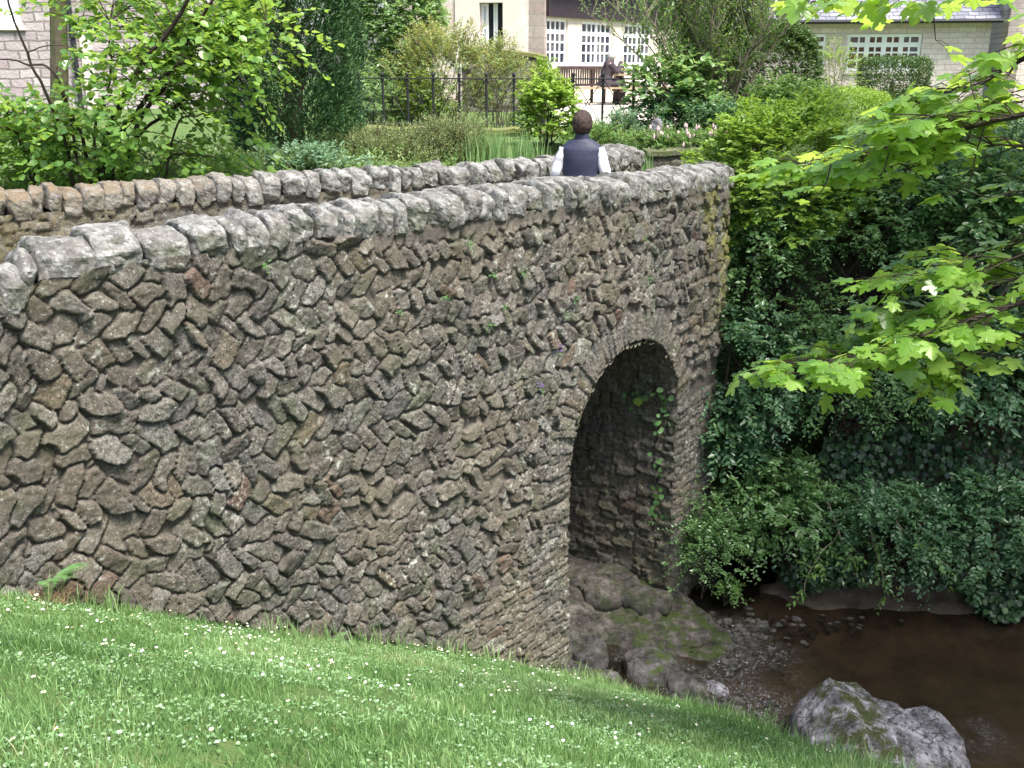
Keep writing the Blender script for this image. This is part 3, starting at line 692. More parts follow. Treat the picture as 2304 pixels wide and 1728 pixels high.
# ------------------------------------------------------------------ foliage tools
def leaf_tmpl(kind):
    if kind == 'ovate':
        V = [[0, 0, 0], [.35, -.27, .05], [.72, -.19, .02], [1, 0, -.06], [.72, .19, .02], [.35, .27, .05]]; F = [[0, 1, 2, 3], [0, 3, 4, 5]]
    elif kind == 'round':
        V = [[0, 0, 0], [.2, -.36, .04], [.62, -.42, .03], [1, 0, -.07], [.62, .42, .03], [.2, .36, .04]]; F = [[0, 1, 2, 3], [0, 3, 4, 5]]
    elif kind == 'needle':
        V = [[0, -.03, 0], [.5, -.13, 0], [1, 0, 0], [.5, .13, 0]]; F = [[0, 1, 2, 3]]
    elif kind == 'ivy':
        V = [[0, 0, 0], [.05, -.4, .02], [.45, -.28, 0], [.6, -.5, .0], [1, 0, -.05], [.6, .5, 0], [.45, .28, 0], [.05, .4, .02]]; F = [[0, 1, 2, 3], [0, 3, 4, 0][:3] + [4], [0, 5, 6, 7]]
        F = [[0, 1, 2, 3], [0, 3, 4, 5], [0, 5, 6, 7]]
    return np.array(V, float), np.array(F)
def _norm(v): return v / (np.linalg.norm(v, axis=-1, keepdims=True) + 1e-9)
def leaves_arrays(pos, dr, nr, size, tmpl, width=1.0, rnd=None, rs=RS):
    V0, F0 = tmpl; n = len(pos); dr = _norm(dr); b = _norm(np.cross(nr, dr)); nn = np.cross(dr, b)
    s = np.asarray(size).reshape(-1, 1, 1) * np.ones((n, 1, 1)); fold = rs.uniform(.3, 1.6, (n, 1, 1))
    V = pos[:, None] + s * (dr[:, None] * V0[None, :, 0:1] + b[:, None] * V0[None, :, 1:2] * width + nn[:, None] * V0[None, :, 2:3] * fold)
    F = F0[None] + (np.arange(n) * len(V0))[:, None, None]
    rnd = rs.uniform(0, 1, n) if rnd is None else rnd
    return V.reshape(-1, 3), F.reshape(-1, F0.shape[1]), np.repeat(rnd, len(F0))
def sprays(base, d, L, k, size, tmpl, rs, droop=.25, spread=.9, upbias=.9, width=1.0, rndf=None, jitter=.25):
    """base n x 3, d n x 3 directions, L n lengths; k leaves alternate along each twig"""
    n = len(base); d = _norm(d); t = (np.arange(k) + .7) / k; t = np.broadcast_to(t, (n, k)) + rs.uniform(-.3, .3, (n, k)) / k
    Lk = np.asarray(L).reshape(n, 1)
    pos = base[:, None] + d[:, None] * (t * Lk)[..., None]; pos[..., 2] -= droop * Lk * t ** 2
    side = _norm(np.cross(d, np.array([0, 0, 1.0])) + rs.normal(0, .15, (n, 3)))
    sg = np.where(np.arange(k) % 2 == 0, 1, -1)[None, :, None] * np.ones((n, k, 1))
    dd = d[:, None] * .75 + side[:, None] * sg * spread + rs.normal(0, jitter, (n, k, 3)); dd[..., 2] -= droop * .8
    nr = np.zeros((n, k, 3)); nr[..., 2] = upbias; nr += rs.normal(0, jitter + .12, (n, k, 3)) + d[:, None] * .25
    sz = size * rs.uniform(.6, 1.2, (n, k)) * (1 - .35 * (t > .9))
    r = rs.uniform(0, 1, (n, k)) * .5 + rs.uniform(0, 1, (n, 1)) * .5
    if rndf is not None: r = np.clip(r + rndf(pos), 0, 1)
    return leaves_arrays(pos.reshape(-1, 3), dd.reshape(-1, 3), nr.reshape(-1, 3), sz.reshape(-1), tmpl, width, r.reshape(-1), rs)
def twig_mesh(mb, base, d, L, droop, r0, every=1):
    for i in range(0, len(base), every):
        t = np.linspace(0, 1, 4)[:, None]; p = base[i] + d[i] * L[i] * t; p[:, 2] -= droop * L[i] * t[:, 0] ** 2
        mb.tube(p, np.linspace(r0, r0 * .3, 4), 3, caps=False)
def bark(name, c, moss=0.0):
    t = NT(name); n = t.noise(14, 5, .7)
    col = t.ramp(n, [(.3, [v * .55 for v in c]), (.7, [v * 1.3 for v in c])])
    if moss: col = t.mix(t.math('MULTIPLY', t.ramp(t.noise(4, 4, .6), [(.4, 0), (.6, 1)]), moss), col, (.10, .13, .03))
    return t.done(t.pbr(col, .9, .15, t.bump(t.noise(60, 4), .6, .006)))
M['bark'] = bark('bark_brown', (.09, .07, .05)); M['bark_dark'] = bark('bark_dark', (.045, .035, .028)); M['bark_pale'] = bark('bark_grey', (.22, .185, .14)); M['bark_moss'] = bark('bark_mossy', (.12, .10, .07), .7)

M['lf_dark'] = leaf_mat('leaf_dark_green', [(.045, .11, .05), (.08, .175, .085), (.12, .24, .11), (.20, .34, .14)], .3, rough=.33, spec=.6)
M['lf_bank'] = leaf_mat('leaf_bank_green', [(.06, .13, .045), (.10, .20, .07), (.15, .28, .10), (.26, .42, .16)], .35, rough=.3, spec=.6)
M['lf_mid'] = leaf_mat('leaf_mid_green', [(.07, .14, .04), (.11, .215, .06), (.16, .29, .08), (.24, .38, .10)], .38)
M['lf_lime'] = leaf_mat('leaf_lime_green', [(.12, .22, .03), (.19, .33, .05), (.27, .43, .07), (.36, .50, .10)], .42)
M['lf_hazel'] = leaf_mat('leaf_hazel', [(.08, .18, .05), (.14, .28, .07), (.24, .41, .08), (.36, .52, .11)], .52, rough=.3, spec=.6)
M['lf_syc'] = leaf_mat('leaf_sycamore', [(.11, .24, .04), (.19, .35, .06), (.27, .45, .09), (.38, .55, .15)], .55, tcol=(.56, .74, .10), rough=.26, spec=.6)
M['lf_yew'] = leaf_mat('leaf_conifer', [(.014, .045, .020), (.03, .078, .030), (.052, .115, .038), (.09, .17, .05)], .12, rough=.6, spec=.2)
M['lf_hedge'] = leaf_mat('leaf_clipped_hedge', [(.03, .07, .018), (.05, .105, .026), (.08, .15, .035), (.13, .20, .045)], .2)
M['lf_orange'] = leaf_mat('leaf_bronze_tipped', [(.11, .21, .06), (.18, .30, .09), (.27, .37, .12), (.46, .38, .16)], .4)
M['lf_blue'] = leaf_mat('leaf_blue_green', [(.10, .22, .12), (.16, .30, .18), (.24, .38, .24), (.34, .46, .32)], .3)
M['lf_heath'] = leaf_mat('leaf_heath', [(.11, .18, .06), (.18, .27, .10), (.27, .34, .15), (.34, .30, .15)], .35)
M['lf_ivy'] = leaf_mat('leaf_ivy', [(.022, .055, .024), (.040, .09, .036), (.06, .13, .05), (.10, .18, .065)], .15, rough=.32, spec=.5)
M['lf_fern'] = leaf_mat('leaf_fern', [(.08, .19, .06), (.12, .26, .09), (.17, .32, .12), (.22, .38, .15)], .4)
M['lf_bright'] = leaf_mat('leaf_fresh_green', [(.10, .20, .07), (.16, .29, .10), (.24, .39, .14), (.36, .50, .24)], .4, rough=.3, spec=.6)
M['petal_pink'] = simple('petal_pale_pink', (.60, .42, .42), .7)

def shrub(name, label, cat, c, r, n, k, L, leaf, tm, mat, seed, droop=.2, group=None, stems=10, stem_mat='bark_dark', ground=None, shell=(.62, 1.0), up=.35,
          lump=.28, width=1.0, cut=None, twigs=2, stem_r=.014, upbias=.9, flat=1.0, core=True, rndf=None, part='foliage', cull=True):
    """bush: stems from the ground branch to twigs that carry separate leaves in lumps over an ellipsoid"""
    rs = np.random.RandomState(seed); c = np.array(c, float); r = np.array(r, float)
    u = _norm(rs.normal(size=(n, 3))); u[:, 2] = np.where(u[:, 2] < -.55, -u[:, 2], u[:, 2])
    lm = 1 + lump * fbm(u * 2.2 + seed * 3.1, 3, seed) * 1.6
    q = rs.uniform(shell[0], shell[1], n) ** .7
    P = c + u * r * (q * lm)[:, None]
    keep = fbm(P * 1.7 / max(r.max(), .6) * 1.6, 3, seed + 7) > -.28
    if cut is not None: keep &= cut(P)
    P = P[keep]; u = u[keep]
    d = _norm(u * np.array([1, 1, .6]) + np.array([0, 0, up]) + rs.normal(0, .35, (len(P), 3)))
    Ls = L * rs.uniform(.6, 1.25, len(P))
    gz = ground if ground is not None else c[2] - r[2]
    t = thing(name, label, cat, (c[0], c[1], gz), group)
    V, F, R = sprays(P - d * Ls[:, None] * .5, d, Ls, k, leaf, leaf_tmpl(tm), rs, droop, width=width, upbias=upbias, rndf=rndf)
    mesh_obj(part, V, F, mat, t, {'rnd': R})
    mb = MB()
    tops = P[rs.choice(len(P), min(stems, len(P)), False)]
    for q_ in tops:
        b = np.array([c[0] + rs.normal(0, r[0] * .16), c[1] + rs.normal(0, r[1] * .16), gz - .05]); m = (b + q_) / 2 + rs.normal(0, .08, 3) * r; m[2] += .1 * r[2]
        tt = np.linspace(0, 1, 7)[:, None]; p = b * (1 - tt) ** 2 + 2 * m * tt * (1 - tt) + q_ * tt ** 2
        mb.tube(p, np.linspace(stem_r, stem_r * .3, 7), 4, caps=False)
    if twigs:
        sel = np.arange(0, len(P), max(1, int(twigs))); twig_mesh(mb, P[sel] - d[sel] * Ls[sel][:, None] * .6, d[sel], Ls[sel] * 1.0, droop, .004)
    mb.build('stems', M[stem_mat], t)
    return t

# ------------------------------------------------------------------ the steep right bank: overhanging shrubs and ivy
BANK = [  # src px x, y, depth Y, radii, label
    (1700, 560, 12.9, (1.05, .8, 1.15), 'dark leafy shrub pressed against the far end of the bridge wall'),
    (1930, 520, 13.0, (1.3, .9, 1.1), 'dense dark green shrub on the bank top behind the upper sycamore branch'),
    (2180, 520, 12.8, (1.3, .9, 1.15), 'grey green shrub on the bank at the far edge of the view'),
    (1690, 850, 12.2, (.85, .8, 1.05), 'loose dark shrub with drooping twigs hanging beside the arch'),
    (1930, 830, 12.1, (1.15, .85, 1.0), 'dark shrub halfway down the bank behind the middle sycamore branch'),
    (2200, 830, 12.0, (1.2, .85, 1.0), 'shadowy shrub halfway down the bank beneath the sycamore leaves'),
    (1760, 1150, 11.6, (.95, .75, .80), 'overhanging shrub above the muddy shore with long bare twigs'),
    (2010, 1190, 11.3, (1.0, .75, .75), 'shrub leaning over the brown pool with its lowest leaves near the water'),
    (1655, 985, 12.1, (.6, .6, .65), 'small shadowy shrub filling the corner between the bridge pier and the bank'),
    (2250, 1190, 11.2, (1.0, .75, .75), 'ivy covered shrub overhanging the pool by the edge of the view'),
]
for i, (sx, sy, Y, r, lab) in enumerate(BANK):
    c = at_y(sx, sy, Y)
    shrub('bank_shrub', lab, 'shrub', c, r, (620 if i < 6 else 560) if max(r) > .7 else 260, 13, .42, (.078, .10, .07)[(i * 2) % 3], 'ovate', M['lf_bank' if i < 3 or i in (4, 6) else 'lf_dark'], 200 + i, droop=.45, group='shrubs on the steep bank', stems=14,
          shell=(.35, 1.0), up=.05, lump=.3, twigs=3, stem_r=.02, ground=c[2] - r[2] * .8)
# small-leaved undergrowth at the foot of the bridge, and the sunlit bush on top
c = at_y(1600, 1215, 11.25); shrub('low_shrub', 'low bright green small leaved shrub at the foot of the far bridge pier', 'shrub', c, (.66, .45, .62), 700, 10, .28, .048, 'ovate', M['lf_bank'], 231, droop=.4, stems=12, shell=(.1, 1.1), lump=.6, twigs=4, ground=-4.05)
c = at_y(1640, 1330, 11.0); shrub('young_plant', 'small leafy seedling leaning over the mud below the undergrowth', 'plant', (c[0], c[1], c[2]), (.24, .2, .16), 60, 8, .18, .05, 'ovate', M['lf_mid'], 232, droop=.5, stems=5, shell=(.3, 1), twigs=2, ground=-4.1)
c = at_y(1745, 415, 13.1); shrub('sunlit_bush', 'rounded sunlit yellow green bush at the far end of the bridge parapet', 'bush', c, (1.12, .95, 1.12), 2200, 12, .28, .075, 'ovate', M['lf_lime'], 240, droop=.15, stems=12, shell=(.6, 1), twigs=5, ground=.1)
c = at_y(2080, 430, 13.4); shrub('bank_top_bush', 'pale green bush on the bank top beyond the long sycamore branch', 'bush', c, (1.4, .9, .8), 900, 12, .3, .06, 'ovate', M['lf_mid'], 241, droop=.2, stems=10, shell=(.6, 1), twigs=5, ground=.4)
c = at_y(2270, 380, 14.5); shrub('corner_bush', 'dark bush in front of the pink stone house at the edge of the view', 'bush', c, (1.5, 1.0, .9), 700, 12, .3, .065, 'ovate', M['lf_dark'], 242, droop=.2, stems=10, shell=(.6, 1), twigs=5, ground=.8)

def bank_ivy():
    rs = np.random.RandomState(77); X = rs.uniform(2.4, 9.5, 42000); Y = rs.uniform(10.6, 14.4, 42000)
    Z = terrain_z(X, Y); px, py = proj(np.stack([X, Y, Z], 1))
    k = (px > 690) & (px < 1180) & (py > 60) & (py < 640) & (Z > np.interp(X, [2.4, 3.1, 3.7], [-3.6, -3.9, -4.2]) + .35 * fbm2(X * 1.3, Y, 3, 4)); X, Y, Z = X[k], Y[k], Z[k]
    n = len(X); off = rs.uniform(.0, .22, n)
    N = np.tile([0, -.82, .57], (n, 1)) + rs.normal(0, .3, (n, 3)); N = _norm(N)
    P = np.stack([X, Y, Z], 1) + np.array([0, -.82, .57]) * off[:, None] * (1 + .8 * fbm2(X * 1.5, Z * 1.5, 2, 3))[:, None]
    d = rs.normal(0, .6, (n, 3)); d[:, 2] -= .7; d[:, 1] -= .3
    V, F, R = leaves_arrays(P, d, N, rs.uniform(.045, .095, n), leaf_tmpl('ivy'), .9, None, rs)
    o = mesh_obj('ivy', V, F, M['lf_ivy'], None, {'rnd': R}); tag(o, 'dark ivy carpeting the steep bank between the shrubs', 'ivy', kind='stuff')
bank_ivy()

# long bare twigs hanging out of the bank with a few leaves at their tips
def hanging(i, pts, Y, lab, nl=12):
    rs = np.random.RandomState(400 + i); P = np.array([at_y(a, b, y) for (a, b), y in zip(pts, np.linspace(Y, Y - .7, len(pts)))])
    t = thing('hanging_branch', lab, 'branch', P[0], 'thin branches hanging over the pool')
    mb = MB(); Q = _catmull(P, 6); mb.tube(Q, np.linspace(.011, .003, len(Q)), 4); mb.build('twig', M['bark_pale'], t)
    base = Q[rs.randint(len(Q) // 3, len(Q), nl)]; d = _norm(rs.normal(0, .7, (nl, 3)) + [0, -.3, -.5])
    V, F, R = sprays(base, d, rs.uniform(.12, .3, nl), 8, .075, leaf_tmpl('ovate'), rs, .4, width=.9)
    mesh_obj('leaves', V, F, M['lf_mid'], t, {'rnd': R})
hanging(0, [(1925, 1120), (1950, 1160), (1965, 1220), (1985, 1290), (2000, 1345)], 11.3, 'long thin branch hanging almost straight down over the pool edge')
hanging(1, [(1990, 1128), (2030, 1190), (2080, 1230), (2140, 1280)], 11.2, 'thin branch slanting down across the ivy above the pool')
hanging(2, [(1905, 1150), (1880, 1210), (1850, 1240), (1815, 1300), (1810, 1330)], 11.3, 'forked branch drooping to the muddy shore')
hanging(3, [(1860, 1120), (1900, 1230), (1925, 1270)], 11.3, 'short branch hanging between two longer ones above the mud', 8)

# ------------------------------------------------------------------ hazel tree beyond the far parapet, left
def hazel():
    rs = np.random.RandomState(51); base = at_y(215, 430, 11.4); base[2] = .15
    t = thing('hazel_tree', 'many stemmed hazel tree with bright round leaves rising behind the far parapet', 'tree', base)
    S = [([(215, 440), (235, 330), (275, 230), (330, 140), (400, 40), (450, -60)], .05, 11.4), ([(205, 440), (190, 340), (150, 250), (120, 160)], .025, 11.3),
         ([(225, 440), (262, 340), (320, 250), (360, 190), (420, 130)], .045, 11.5), ([(235, 430), (300, 300), (370, 190), (430, 60), (520, -80)], .035, 11.7),
         ([(175, 440), (150, 330), (90, 190), (30, 70), (0, -30)], .022, 11.0), ([(95, 420), (80, 390), (60, 350), (30, 260)], .02, 11.2),
         ([(320, 402), (390, 300), (440, 265), (500, 250)], .016, 11.3), ([(230, 430), (215, 300), (255, 180), (250, 60)], .022, 11.8),
         ([(215, 430), (300, 330), (390, 250), (480, 160), (600, 60)], .026, 11.9), ([(190, 430), (140, 200), (60, 140), (0, 130)], .018, 10.9)]
    mb = MB(); nodes = []
    for pts, r, Y in S:
        P = np.array([at_y(a, b, Y - .15 * i) for i, (a, b) in enumerate(pts)]); P[0][2] = min(P[0][2], .2)
        Q = _catmull(P, 8); Q += np.cumsum(rs.normal(0, .006, Q.shape), 0); mb.tube(Q, np.linspace(r, r * .35, len(Q)), 6); nodes.append(Q[len(Q) // 4:])
    mb.build('trunk', M['bark_dark'], t)
    nd = np.vstack(nodes)
    blobs = [(70, 330, 11.0, 1.0, .55), (30, 250, 10.8, .5, .3), (240, 150, 10.9, .7, .6), (330, 130, 11.2, 1.0, .7), (440, 70, 11.4, 1.0, .6), (540, 90, 11.6, .7, .45), (610, 20, 11.8, .45, .25), (575, 150, 11.3, .38, .28),
             (410, 350, 11.6, .8, .3), (500, 345, 11.7, .5, .3), (570, 380, 11.8, .3, .15), (280, 20, 11.6, 1.1, .5), (480, 0, 11.6, 1.0, .5), (200, 60, 11.5, .5, .3), (120, 390, 11.2, 1.1, .3), (250, 400, 11.3, .7, .25), (440, 230, 11.8, .6, .3), (230, 270, 11.1, .9, .5), (620, -60, 12, .6, .3), (110, 290, 11.3, .8, .3), (400, 170, 11.5, .8, .5)]
    Ps = []
    for sx, sy, Y, rx, rz in blobs:
        c = at_y(sx, sy, Y); n = int(108 * rx * rz / .5); Ps.append(c + rs.normal(0, .44, (n, 3)) * [rx, .6, rz])
    P = np.vstack(Ps); P = P[P[:, 2] > .35]
    keep = fbm(P * 1.6, 3, 12) > -.16; P = P[keep]
    j = ((P[:, None] - nd[None]) ** 2).sum(-1).argmin(1); a = nd[j]; dd = _norm(P - a + rs.normal(0, .25, P.shape)); dd[:, 2] *= .5
    L = rs.uniform(.3, .6, len(P))
    V, F, R = sprays(P - dd * L[:, None] * .5, dd, L, 9, .088, leaf_tmpl('round'), rs, .25, spread=.8, width=.95, upbias=.9, jitter=.35, rndf=lambda p: .25 * np.clip((p[..., 0] + 3.6) * .5, -.6, 1))
    mesh_obj('crown', V, F, M['lf_hazel'], t, {'rnd': R})
    mb = MB(); twig_mesh(mb, P - dd * L[:, None] * .6, dd, L, .25, .004, 2)
    for i in range(0, len(P), 5):
        m = (a[i] + P[i]) / 2 + rs.normal(0, .05, 3) + [0, 0, .06]; tt = np.linspace(0, 1, 5)[:, None]
        if np.linalg.norm(P[i] - a[i]) < 1.3: mb.tube(a[i] * (1 - tt) ** 2 + 2 * m * tt * (1 - tt) + P[i] * tt ** 2, np.linspace(.008, .004, 5), 3, caps=False)
    mb.build('branches', M['bark_dark'], t)
hazel()

# ------------------------------------------------------------------ sycamore: off to the right, its boughs reach into view
def syc_tmpl():
    h = [(0, 0), (-.10, .16), (-.06, .34), (.06, .50), (.15, .44), (.30, .34), (.36, .50), (.48, .66), (.64, .70), (.62, .56), (.70, .50), (.60, .34), (.62, .24), (.76, .30), (.80, .20), (.92, .14), (1.05, 0)]
    pts = h + [(x, -y) for x, y in h[-2:0:-1]]
    V = [(.30, 0, .03)]
    for x, y in pts: V.append((x, y, -.16 * abs(y) ** 1.3 - .14 * max(0, x - .3) ** 1.5 + (.03 if abs(y) in (.34, .24) else 0)))
    n = len(pts); F = [[0, 1 + (i + 1) % n, 1 + i] for i in range(n)]
    return np.array(V), np.array(F)
SYC = syc_tmpl()
def sycamore():
    rs = np.random.RandomState(99)
    t = thing('sycamore_tree', 'sycamore whose long boughs of bright lobed leaves reach in over the stream', 'tree', (6.3, 3.2, -3.9))
    mt = MB(); mt.tube(_catmull([(6.3, 3.2, -4.4), (6.2, 3.25, -1), (6.1, 3.4, 2.5), (6.2, 3.6, 5.5), (6.4, 3.8, 8.5)], 8), np.linspace(.30, .15, 33), 12); mt.build('trunk', M['bark'], t)
    def line(pts, y0, y1): return _catmull([at_y(a, b, y) for (a, b), y in zip(pts, np.linspace(y0, y1, len(pts)))], 8)
    boughs = []
    A = line([(2304, 258), (2180, 287), (2023, 334), (1863, 371), (1800, 372)], 4.3, 5.0)
    B = line([(2304, 680), (2170, 730), (2060, 765), (1960, 800), (1850, 815), (1790, 818)], 4.1, 4.6)
    Cc = line([(2360, -50), (2150, -14), (1970, -14), (1900, -12), (1860, 5)], 4.0, 4.3)
    Dd = line([(2330, 560), (2250, 590), (2150, 610), (2050, 640), (1990, 700)], 4.3, 4.6)
    E_ = line([(2330, 120), (2270, 150), (2200, 190), (2120, 200)], 4.6, 4.8)
    G_ = line([(2360, 740), (2290, 760), (2200, 800), (2120, 860)], 4.4, 4.6)
    H_ = line([(2360, 500), (2300, 540), (2200, 570), (2080, 610)], 4.5, 4.7); I_ = line([(2360, 330), (2290, 330), (2200, 330), (2080, 360), (1990, 400)], 4.5, 4.8); J_ = line([(2360, 200), (2300, 230), (2220, 250)], 4.6, 4.7)
    K_ = line([(2360, 90), (2240, 170), (2120, 215), (2040, 240)], 4.6, 4.9); L_ = line([(2360, 430), (2240, 440), (2150, 420), (2070, 400)], 4.5, 4.8); M_ = line([(2360, 600), (2250, 640), (2160, 680), (2060, 720), (1970, 760)], 4.4, 4.7); N_ = line([(2360, 790), (2270, 810), (2200, 830), (2150, 830)], 4.3, 4.5)
    mb = MB(); mains = []; hidden = []
    for k, (Q, r, root) in enumerate(((A, .014, 1.9), (B, .014, .9), (Cc, .010, 3.2), (Dd, .009, 1.3), (E_, .008, 2.6), (G_, .006, .7), (H_, .007, 1.4), (I_, .007, 2.2), (J_, .006, 2.8), (K_, .006, 2.9), (L_, .006, 1.8), (M_, .006, 1.2), (N_, .005, .8))):
        s = Q[0]; R0 = np.array([6.15, 3.35, root + .2])
        if k > 2:                                                    # lesser boughs fork from the hidden part of the nearest main bough
            mi = min(range(3), key=lambda q_: abs(mains[q_][len(mains[q_]) // 2][2] - s[2])); R0 = mains[mi][4 + k % 3]
        m = (s + R0) / 2 + [0, 0, .25 if k < 3 else .08]; tt = np.linspace(0, 1, 10)[:-1, None]
        full = np.vstack([R0 * (1 - tt) ** 2 + 2 * m * tt * (1 - tt) + s * tt ** 2, Q]); full[9:] += np.cumsum(rs.normal(0, .002, Q.shape), 0); mains.append(full[:10]) if k < 3 else None
        mb.tube(full, np.r_[np.linspace(.05 if k < 3 else r * 1.5, r, 9), np.linspace(r, r * .25, len(Q))], 6); boughs.append(Q); hidden.append(full[2:11])
    # pairs of side twigs, each with a fan of leaves at its tip
    pos = []; dr = []; nm = []; sz = []; pet = MB()
    def cluster(tip, d, n, s0=.094):
        for i in range(n):
            a = rs.uniform(-1.3, 1.3); dd = _norm(np.array([d[0] * cos(a) - d[1] * sin(a), d[0] * sin(a) + d[1] * cos(a), rs.uniform(-.25, .25)]))
            pl = rs.uniform(.04, .11); p = tip + dd * pl + [0, 0, -rs.uniform(0, .03)]
            pet.tube([tip, (tip + p) / 2 + [0, 0, .008], p], [.0016, .0014, .0012], 3, caps=False)
            hang = rs.uniform(.05, .55) if rs.rand() < .82 else rs.uniform(.9, 1.8)
            ld = _norm(np.array([dd[0], dd[1], -hang])); nv = np.array([ld[0] * .55, ld[1] * .55, 1.0]) + rs.normal(0, .22, 3)
            pos.append(p); dr.append(ld); nm.append(nv); sz.append(s0 * rs.uniform(.55, 1.12))
    dens = [2.0, 1.9, .85, 1.3, 1.2, 1.1, .9, 1.0, 1.1, 1.1, .05, 1.3, 1.0]
    for k, Q in enumerate(boughs):
        T = _norm(np.gradient(Q, axis=0)); Lq = np.r_[0, np.cumsum(np.linalg.norm(np.diff(Q, axis=0), axis=1))]
        u = .05
        while u < Lq[-1]:
            i = int(np.interp(u, Lq, np.arange(len(Q)))); f = 1 - .5 * u / Lq[-1]
            for sg in (-1, 1):
                side = _norm(np.cross(T[i], [0, 0, 1])) * sg; d = _norm(T[i] * .6 + side * rs.uniform(.5, 1) + [0, 0, rs.uniform(-.2, .32)])
                L = rs.uniform(.08, .46) * f; tip = Q[i] + d * L; md = Q[i] + d * L * .5 + [0, 0, .02]
                mb.tube([Q[i], md, tip], [.004, .003, .002], 4, caps=False); cluster(tip, d, int(rs.randint(2, 5) * dens[k] + .5))
                if L > .2 and rs.rand() < .6: cluster(md, d, 2)
            u += rs.uniform(.055, .115) / dens[k]
        cluster(Q[-1], T[-1], 4)
    for Hd in hidden:                                                # the part beyond the edge of the view carries leaves too
        for p_ in Hd[:-1]:
            for _ in range(3):
                d = _norm(rs.normal(0, 1, 3) * [1, 1, .35]); tip = p_ + rs.normal(0, .1, 3) + d * rs.uniform(.1, .4)
                if proj(tip)[0] > 1040: mb.tube([p_, (p_ + tip) / 2 + [0, 0, .02], tip], [.005, .004, .002], 4, caps=False); cluster(tip, d, 5)
    # the drooping side twig and single hanging leaves
    for pts in ([(2215, 285), (2195, 350), (2185, 400), (2150, 440)], [(2185, 290), (2170, 330), (2130, 350)], [(2000, 345), (1985, 390), (1960, 405)], [(1870, 370), (1855, 420), (1825, 455)], [(2090, 760), (2085, 820), (2070, 850)],
                [(1880, 815), (1875, 850)], [(1990, 790), (1960, 850)], [(2180, 740), (2160, 830)], [(2100, 20), (2105, 90)], [(2215, 270), (2190, 210), (2180, 160)], [(2280, 262), (2260, 240), (2215, 215)]):
        Q = line(pts, 4.35, 4.4) if len(pts) > 2 else np.array([at_y(*pts[0], 4.4), at_y(*pts[1], 4.4)])
        mb.tube(Q, np.linspace(.004, .002, len(Q)), 4, caps=False); cluster(Q[-1], _norm(Q[-1] - Q[0]), 2)
        if len(pts) > 2: cluster(Q[len(Q) // 2], _norm(Q[-1] - Q[0]), 2)
    mb.V += []; [mb.add(v_, f_) for v_, f_ in ((np.vstack(pet.V), [np.vstack(f) for f in pet.F.values()]),)]; mb.build('branch', M['bark_dark'], t)
    V, F, R = leaves_arrays(np.array(pos), np.array(dr), np.array(nm), np.array(sz), SYC, 1.0, None, rs)
    mesh_obj('leaves', V, F, M['lf_syc'], t, {'rnd': R})
    # unseen crown above the frame, placed and shaped to shade the stream and bank
    n = 1500; u = _norm(rs.normal(size=(n, 3))); P = np.array([9.2, 9.0, 7.6]) + u * np.array([3.7, 6.0, 2.0]) * rs.uniform(.3, 1, (n, 1)) ** .5
    P = P[P[:, 2] > 2.25 + .075 * P[:, 1] + 1.6]
    d = _norm(u[:len(P)] + rs.normal(0, .4, (len(P), 3)))
    V, F, R = sprays(P, d, rs.uniform(.4, .8, len(P)), 8, .22, leaf_tmpl('round'), rs, .2, jitter=.3)
    mesh_obj('crown', V, F, M['lf_syc'], t, {'rnd': R})
    mb = MB()
    for i in range(0, len(P), 60):
        a = np.array([6.3, 3.7, 6.5]); m = (a + P[i]) / 2 + [0, 0, .5]; tt = np.linspace(0, 1, 8)[:, None]; mb.tube(a * (1 - tt) ** 2 + 2 * m * tt * (1 - tt) + P[i] * tt ** 2, np.linspace(.07, .015, 8), 5, caps=False)
    mb.build('limbs', M['bark'], t)
M['lf_petiole'] = simple('leaf_stalk_reddish', (.20, .16, .05), .6)
sycamore()

# ------------------------------------------------------------------ lawn: blades, clover leaves, daisies
t = NT('grass_blade'); r_ = t.attr('rnd'); c = t.ramp(r_, [(0, (.09, .18, .05)), (.35, (.16, .29, .09)), (.7, (.24, .38, .14)), (.9, (.34, .47, .21)), (1, (.42, .38, .22))])
b_ = t.pbr(c, .42, .45); tr = t.n('ShaderNodeBsdfTranslucent'); t.l(c, tr.inputs[0]); mx = t.n('ShaderNodeMixShader'); mx.inputs[0].default_value = .35; t.l(b_, mx.inputs[1]); t.l(tr.outputs[0], mx.inputs[2]); M['grass'] = t.done(mx.outputs[0])
M['clover'] = leaf_mat('clover_leaf', [(.10, .20, .06), (.15, .28, .10), (.23, .37, .17), (.38, .50, .34)], .25, rough=.3, spec=.7)
M['petal_white'] = simple('petal_white', (.86, .86, .88), .6); M['daisy_eye'] = simple('daisy_eye', (.75, .5, .05), .7)
def lawn_points(n, rs, margin=70, y1=9.6, xmin=-5.5):
    X = rs.uniform(xmin, 3.2, n); Y = rs.uniform(2.2, y1, n); Z = terrain_z_fast(X, Y)
    px, py = proj(np.stack([X, Y, Z], 1)); D, T = NEAR.nearest(X, Y)
    k = (px > -margin) & (px < 1024 + margin) & (py < 768 + margin * 1.3) & (D < -.03) & (X < brink_x(Y) + .32)
    return X[k], Y[k], Z[k], D[k]
def terrain_z_fast(X, Y):
    i = np.clip(np.interp(X, xs, np.arange(len(xs))), 0, len(xs) - 1.001); j = np.clip(np.interp(Y, ys, np.arange(len(ys))), 0, len(ys) - 1.001)
    a, b = i.astype(int), j.astype(int); f, g_ = i - a, j - b
    return TZ[a, b] * (1 - f) * (1 - g_) + TZ[a + 1, b] * f * (1 - g_) + TZ[a, b + 1] * (1 - f) * g_ + TZ[a + 1, b + 1] * f * g_
